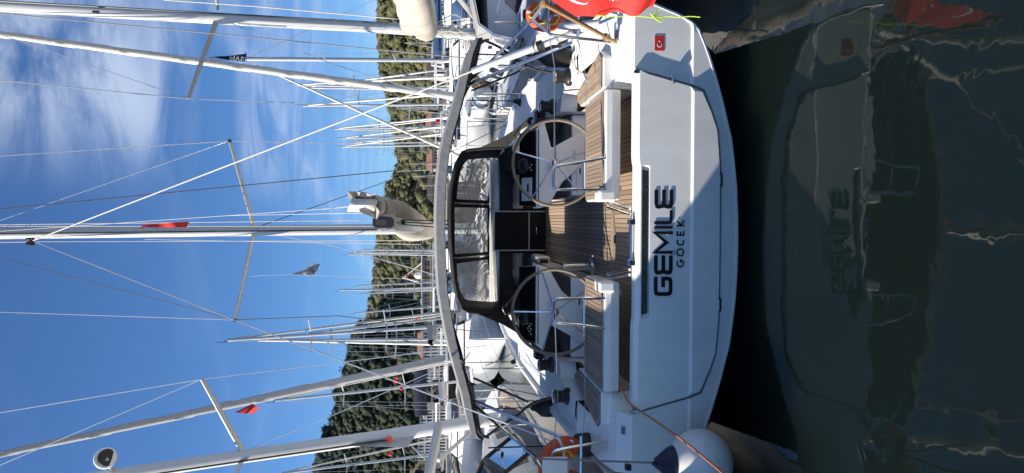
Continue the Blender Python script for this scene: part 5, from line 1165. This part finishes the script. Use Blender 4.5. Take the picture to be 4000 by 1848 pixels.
# ensign on its wooden staff
s0, s1 = PW(2406, 166, 6.1), PW(2126, 14, 5.55)
fs = empty('flag_staff', s0); tag(fs, 'varnished wooden flag staff leaning out from the right stern rail', 'flag staff')
MB().tube([V((0, 0, 0)), s1 - s0], [.016, .020], 12).build('pole', WOOD, fs, smooth=True)
MB().lathe(s1 - s0, (s1 - s0), [(.0, -.025), (.028, -.018), (.032, .0), (.028, .02), (0, .028)], 14).build('finial', WOOD, fs, smooth=True)
MB().tube([(s1 - s0) * .12, (s1 - s0) * .17], .032, 12).build('clamp', WOOD, fs, smooth=True)
def cloth(corners, nx, nz, amp, waves, ph=0.0):
    a, b, c, d = [V(p) for p in corners]  # a-b hoist, d-c fly
    rows = []
    for i in range(nx + 1):
        t = i / nx; row = []
        for j in range(nz + 1):
            s_ = j / nz; p = a.lerp(d, t).lerp(b.lerp(c, t), s_); nrm_ = (d - a).cross(b - a).normalized()
            row.append(p + nrm_ * (amp * t * math.sin(waves * t * 6.28 + ph + 1.3 * s_)))
        rows.append(row)
    return rows
fl_c = [PW(2136, -10, 5.50), PW(2250, 66, 5.72), PW(2555, 44, 5.55), PW(2610, -70, 5.4)]
rows = cloth([fl_c[0], fl_c[1], fl_c[2], fl_c[3]], 24, 12, .05, 2.1)
fr_ = MB().grid(rows); org = fl_c[0]
en = tag(fr_.build('ensign', REDF, None, smooth=True, origin=org), 'large red ensign with white star drooping from the wooden staff', 'flag', 'red flags')
def on(rows, t, s_):
    i = min(int(t * 24), 23); j = min(int(s_ * 12), 11); return rows[i][j].lerp(rows[i + 1][j], t * 24 - i).lerp(rows[i][j + 1].lerp(rows[i + 1][j + 1], t * 24 - i), s_ * 12 - j)
lenT, lenS = (fl_c[3] - fl_c[0]).length, (fl_c[1] - fl_c[0]).length
def on_cloth(flat, t0, s0):      # lay a flat mark on the cloth, just proud of it towards the quay
    v = [on(rows, min(max(t0 + p[0] / lenT, 0), .999), min(max(s0 + p[2] / lenS, 0), .999)) - V((0, .007 if p[1] < .5 else .004, 0)) - org for p in flat.v]
    out = MB(); out.add(v, flat.f); return out
mk = MB(); star(mk, V((0, 0, 0)), .046, V((1, 0, 0)), V((0, 0, 1)), V((0, 1, 0))); on_cloth(mk, .53, .48).build('star', WHITEF, en)
mk = MB(); crescent(mk, V((0, 0, 0)), .08, V((1, 0, 0)), V((0, 0, 1)), V((0, 1, 0))); on_cloth(mk, .22, .24).build('crescent', WHITEF, en)
# lifebuoys in orange covers on both stern rails
def horseshoe(name, c, R0, r, ux_, uz_, lab, a0=35, a1=325):
    pts = [V(c) + ux_ * (R0 * math.cos(rad(a))) + uz_ * (R0 * 1.15 * math.sin(rad(a))) for a in range(a0, a1 + 1, 10)]
    rt = empty(name, V(c)); tag(rt, lab, 'lifebuoy', 'lifebuoys on the stern rails')
    MB().tube([p - V(c) for p in pts], r, 12, flat=.7).build('buoy', ORANGE, rt, smooth=True)
    MB().tube(smooth_path([p - V(c) + V((0, -r * .9, 0)) + V((random.uniform(-.03, .03), 0, random.uniform(-.03, .03))) for p in pts[::3]], 3), .008, 6).build('grab_line', YELLOW, rt, smooth=True)
    for k in (5, 14, 23): MB().tube([pts[k] - V(c), pts[k + 1] - V(c)], r * 1.04, 12, flat=.72).build('reflective_band', WHITEP, rt, smooth=True)
    return rt
horseshoe('lifebuoy', PW(2128, 62, 6.55), .115, .055, V((.9, .1, -.1)), V((.1, 0, .95)), 'orange lifebuoy with yellow line on the stern rail near the large red flag')
horseshoe('lifebuoy', PW(2205, 1826, 6.5), .165, .105, V((.25, .3, -.9)), V((.95, 0, .25)), 'orange lifebuoy on the stern rail above the ball fender')
lb = MB().box(-.085, .085, -.02, .02, -.115, .115); o = lb.build('rail_box', WHITEP, None, bevel=.015); o.location = PW(2168, 1822, 6.25); tag(o, 'small white box clamped to the stern rail beside the orange lifebuoy', 'box')
# fenders between the yachts
def cyl_fender(p, m, lab, k=1.0, hang=.75):
    r = empty('fender', p); tag(r, lab, 'fender', 'fenders between the yachts')
    MB().lathe((0, 0, 0), (0, 0, 1), [(0, 0), (.06 * k, .02), (.115 * k, .09), (.12 * k, .15), (.12 * k, .55), (.11 * k, .63), (.05 * k, .70), (.03 * k, .76), (0, .77)], 18).build('body', m, r, smooth=True)
    MB().tube([(0, 0, .75), (.0, 0, .75 + hang)], .008, 6).build('lanyard', ROPEB, r, smooth=True); return r
for X, Y, D, lab in ((2120, 262, 7.6, 'black fender hanging nearest the stern on the right side of the middle yacht'), (2030, 425, 11.2, 'second black fender from the stern on the right side of the middle yacht'), (1990, 500, 14, 'black fender farthest from the stern on the right side of the middle yacht')):
    p = PW(X, Y, D); cyl_fender((p.x + .12, D, p.z - .66), BLACKP, lab)
for X, Y, D, lab in ((2105, 1560, 8.6, 'black fender hanging nearest the stern on the left side of the middle yacht'), (2240, 1700, 6.9, 'black fender beside the left stern quarter of the middle yacht'), (2020, 1390, 11.8, 'brown black fender farthest from the stern on the left side')):
    p = PW(X, Y, D); cyl_fender((p.x - .1, D, p.z - .66), BLACKP, lab)
for i, (a, b, lab) in enumerate((((1990, 230, 9.4), (2080, 245, 8.6), 'black line looped from the right neighbour to the middle yacht near the stern'), ((1895, 393, 13.5), (2000, 440, 12.6), 'black line tied round the right neighbour\'s shroud'), ((1895, 1428, 13.5), (2010, 1372, 12.4), 'black line with loop between left neighbour and middle yacht'), ((1960, 1520, 10.5), (2100, 1545, 8.6), 'black line above the left neighbour\'s teak deck'))):
    rope('tie_line', sag(PW(*a), PW(*b), .06, 6), .007, ROPEB, lab, 'rope', 2, 'lines between the yachts')
# flags aloft
def flag(name, pts, D, m, lab, amp=.02, text=None, group='flags aloft', tm=PRINTW, tpos=None, tsize=.2, trot=0, mirror=False):
    q = [PW(X, Y, D + dd) for X, Y, dd in pts]; rows = cloth(q, 14, 8, amp, 1.4, .7)
    o = tag(MB().grid(rows).build(name, m, None, smooth=True, origin=q[0]), lab, 'flag', group)
    if text:
        cu = bpy.data.curves.new('t', 'FONT'); cu.body = text; cu.size = tsize; cu.align_x = 'CENTER'; cu.align_y = 'CENTER'; cu.extrude = .002
        to = bpy.data.objects.new('t', cu); COL.objects.link(to); bpy.context.view_layer.update()
        me = bpy.data.meshes.new_from_object(to); bpy.data.objects.remove(to); me.materials.clear(); me.materials.append(tm)
        l = bpy.data.objects.new('lettering', me); COL.objects.link(l); l.parent = o
        l.location = PW(*tpos, D - .05) - q[0]; l.rotation_euler = (rad(90), -trot, 0); l.scale = (-1 if mirror else 1, 1, 1)
    return o
# corners: hoist top, hoist bottom, fly bottom, fly top
flag('pennant', [(1138, 1072, 0), (1225, 1074, 0), (1236, 1058, -.1), (1250, 1030, -.2)], 13.6, NAVYC, 'navy pennant lettered MYS below the left spreader of the middle yacht', .03, 'MYS', tpos=(1208, 1050), tsize=.16, trot=rad(-28))
wire_o = rope('flag_halyard', [PW(975, 1082, 13.7), PW(1138, 1073, 13.62), PW(1700, 1095, 13.7)], .003, ROPEW, 'thin flag line under the left spreader of the middle yacht', 'rope', 2)
flag('pennant', [(964, 210, 0), (955, 241, 0), (815, 226, -.2), (815, 225, -.2)], 37.5, NAVYC, 'navy pennant with white letters at the masthead beside the cream genoa', .12, 'FIVE', tpos=(925, 228), tsize=.42, trot=rad(80), mirror=True)
flag('courtesy_flag', [(548, 889, 0), (560, 878, 0), (735, 866, 0), (728, 888, 0)], 13.7, REDF, 'dark red flag furled against the upper mast of the middle yacht', .05)
flag('courtesy_flag', [(917, 1611, 0), (985, 1577, 0), (1008, 1592, -.2), (985, 1618, -.1)], 14.0, REDF, 'red flag with white crescent below the left yacht\'s spreader', .05)
for X, Y, D, w_, lab in ((1535, 1490, 38, 30, 'small red flag in the rigging above the hardtop cruiser'), (1560, 1520, 39, 22, 'smaller red flag just left of another in the rigging above the hardtop cruiser'), (1727, 1558, 43, 34, 'red flag on the rail of the hardtop cruiser'), (1515, 1775, 44, 26, 'red flag in the rigging left of the left mast'), (1700, 475, 54, 30, 'red flag at the stern below the right-hand mast cluster'), (1712, 627, 60, 22, 'small red flag behind the bimini below the far thin masts'), (1622, 1248, 45, 16, 'tiny red flag on the leaning masts of the left background'), (1585, 1080, 127, 18, 'small red flag on the excursion yacht')):
    flag('courtesy_flag', [(X, Y + w_ * .3, 0), (X + w_ * .45, Y + w_ * .3, 0), (X + w_ * .7, Y - w_ * .4, -.05), (X + w_ * .15, Y - w_ * .45, 0)], D, REDF, lab, .05 * D / 40, group='small red flags')
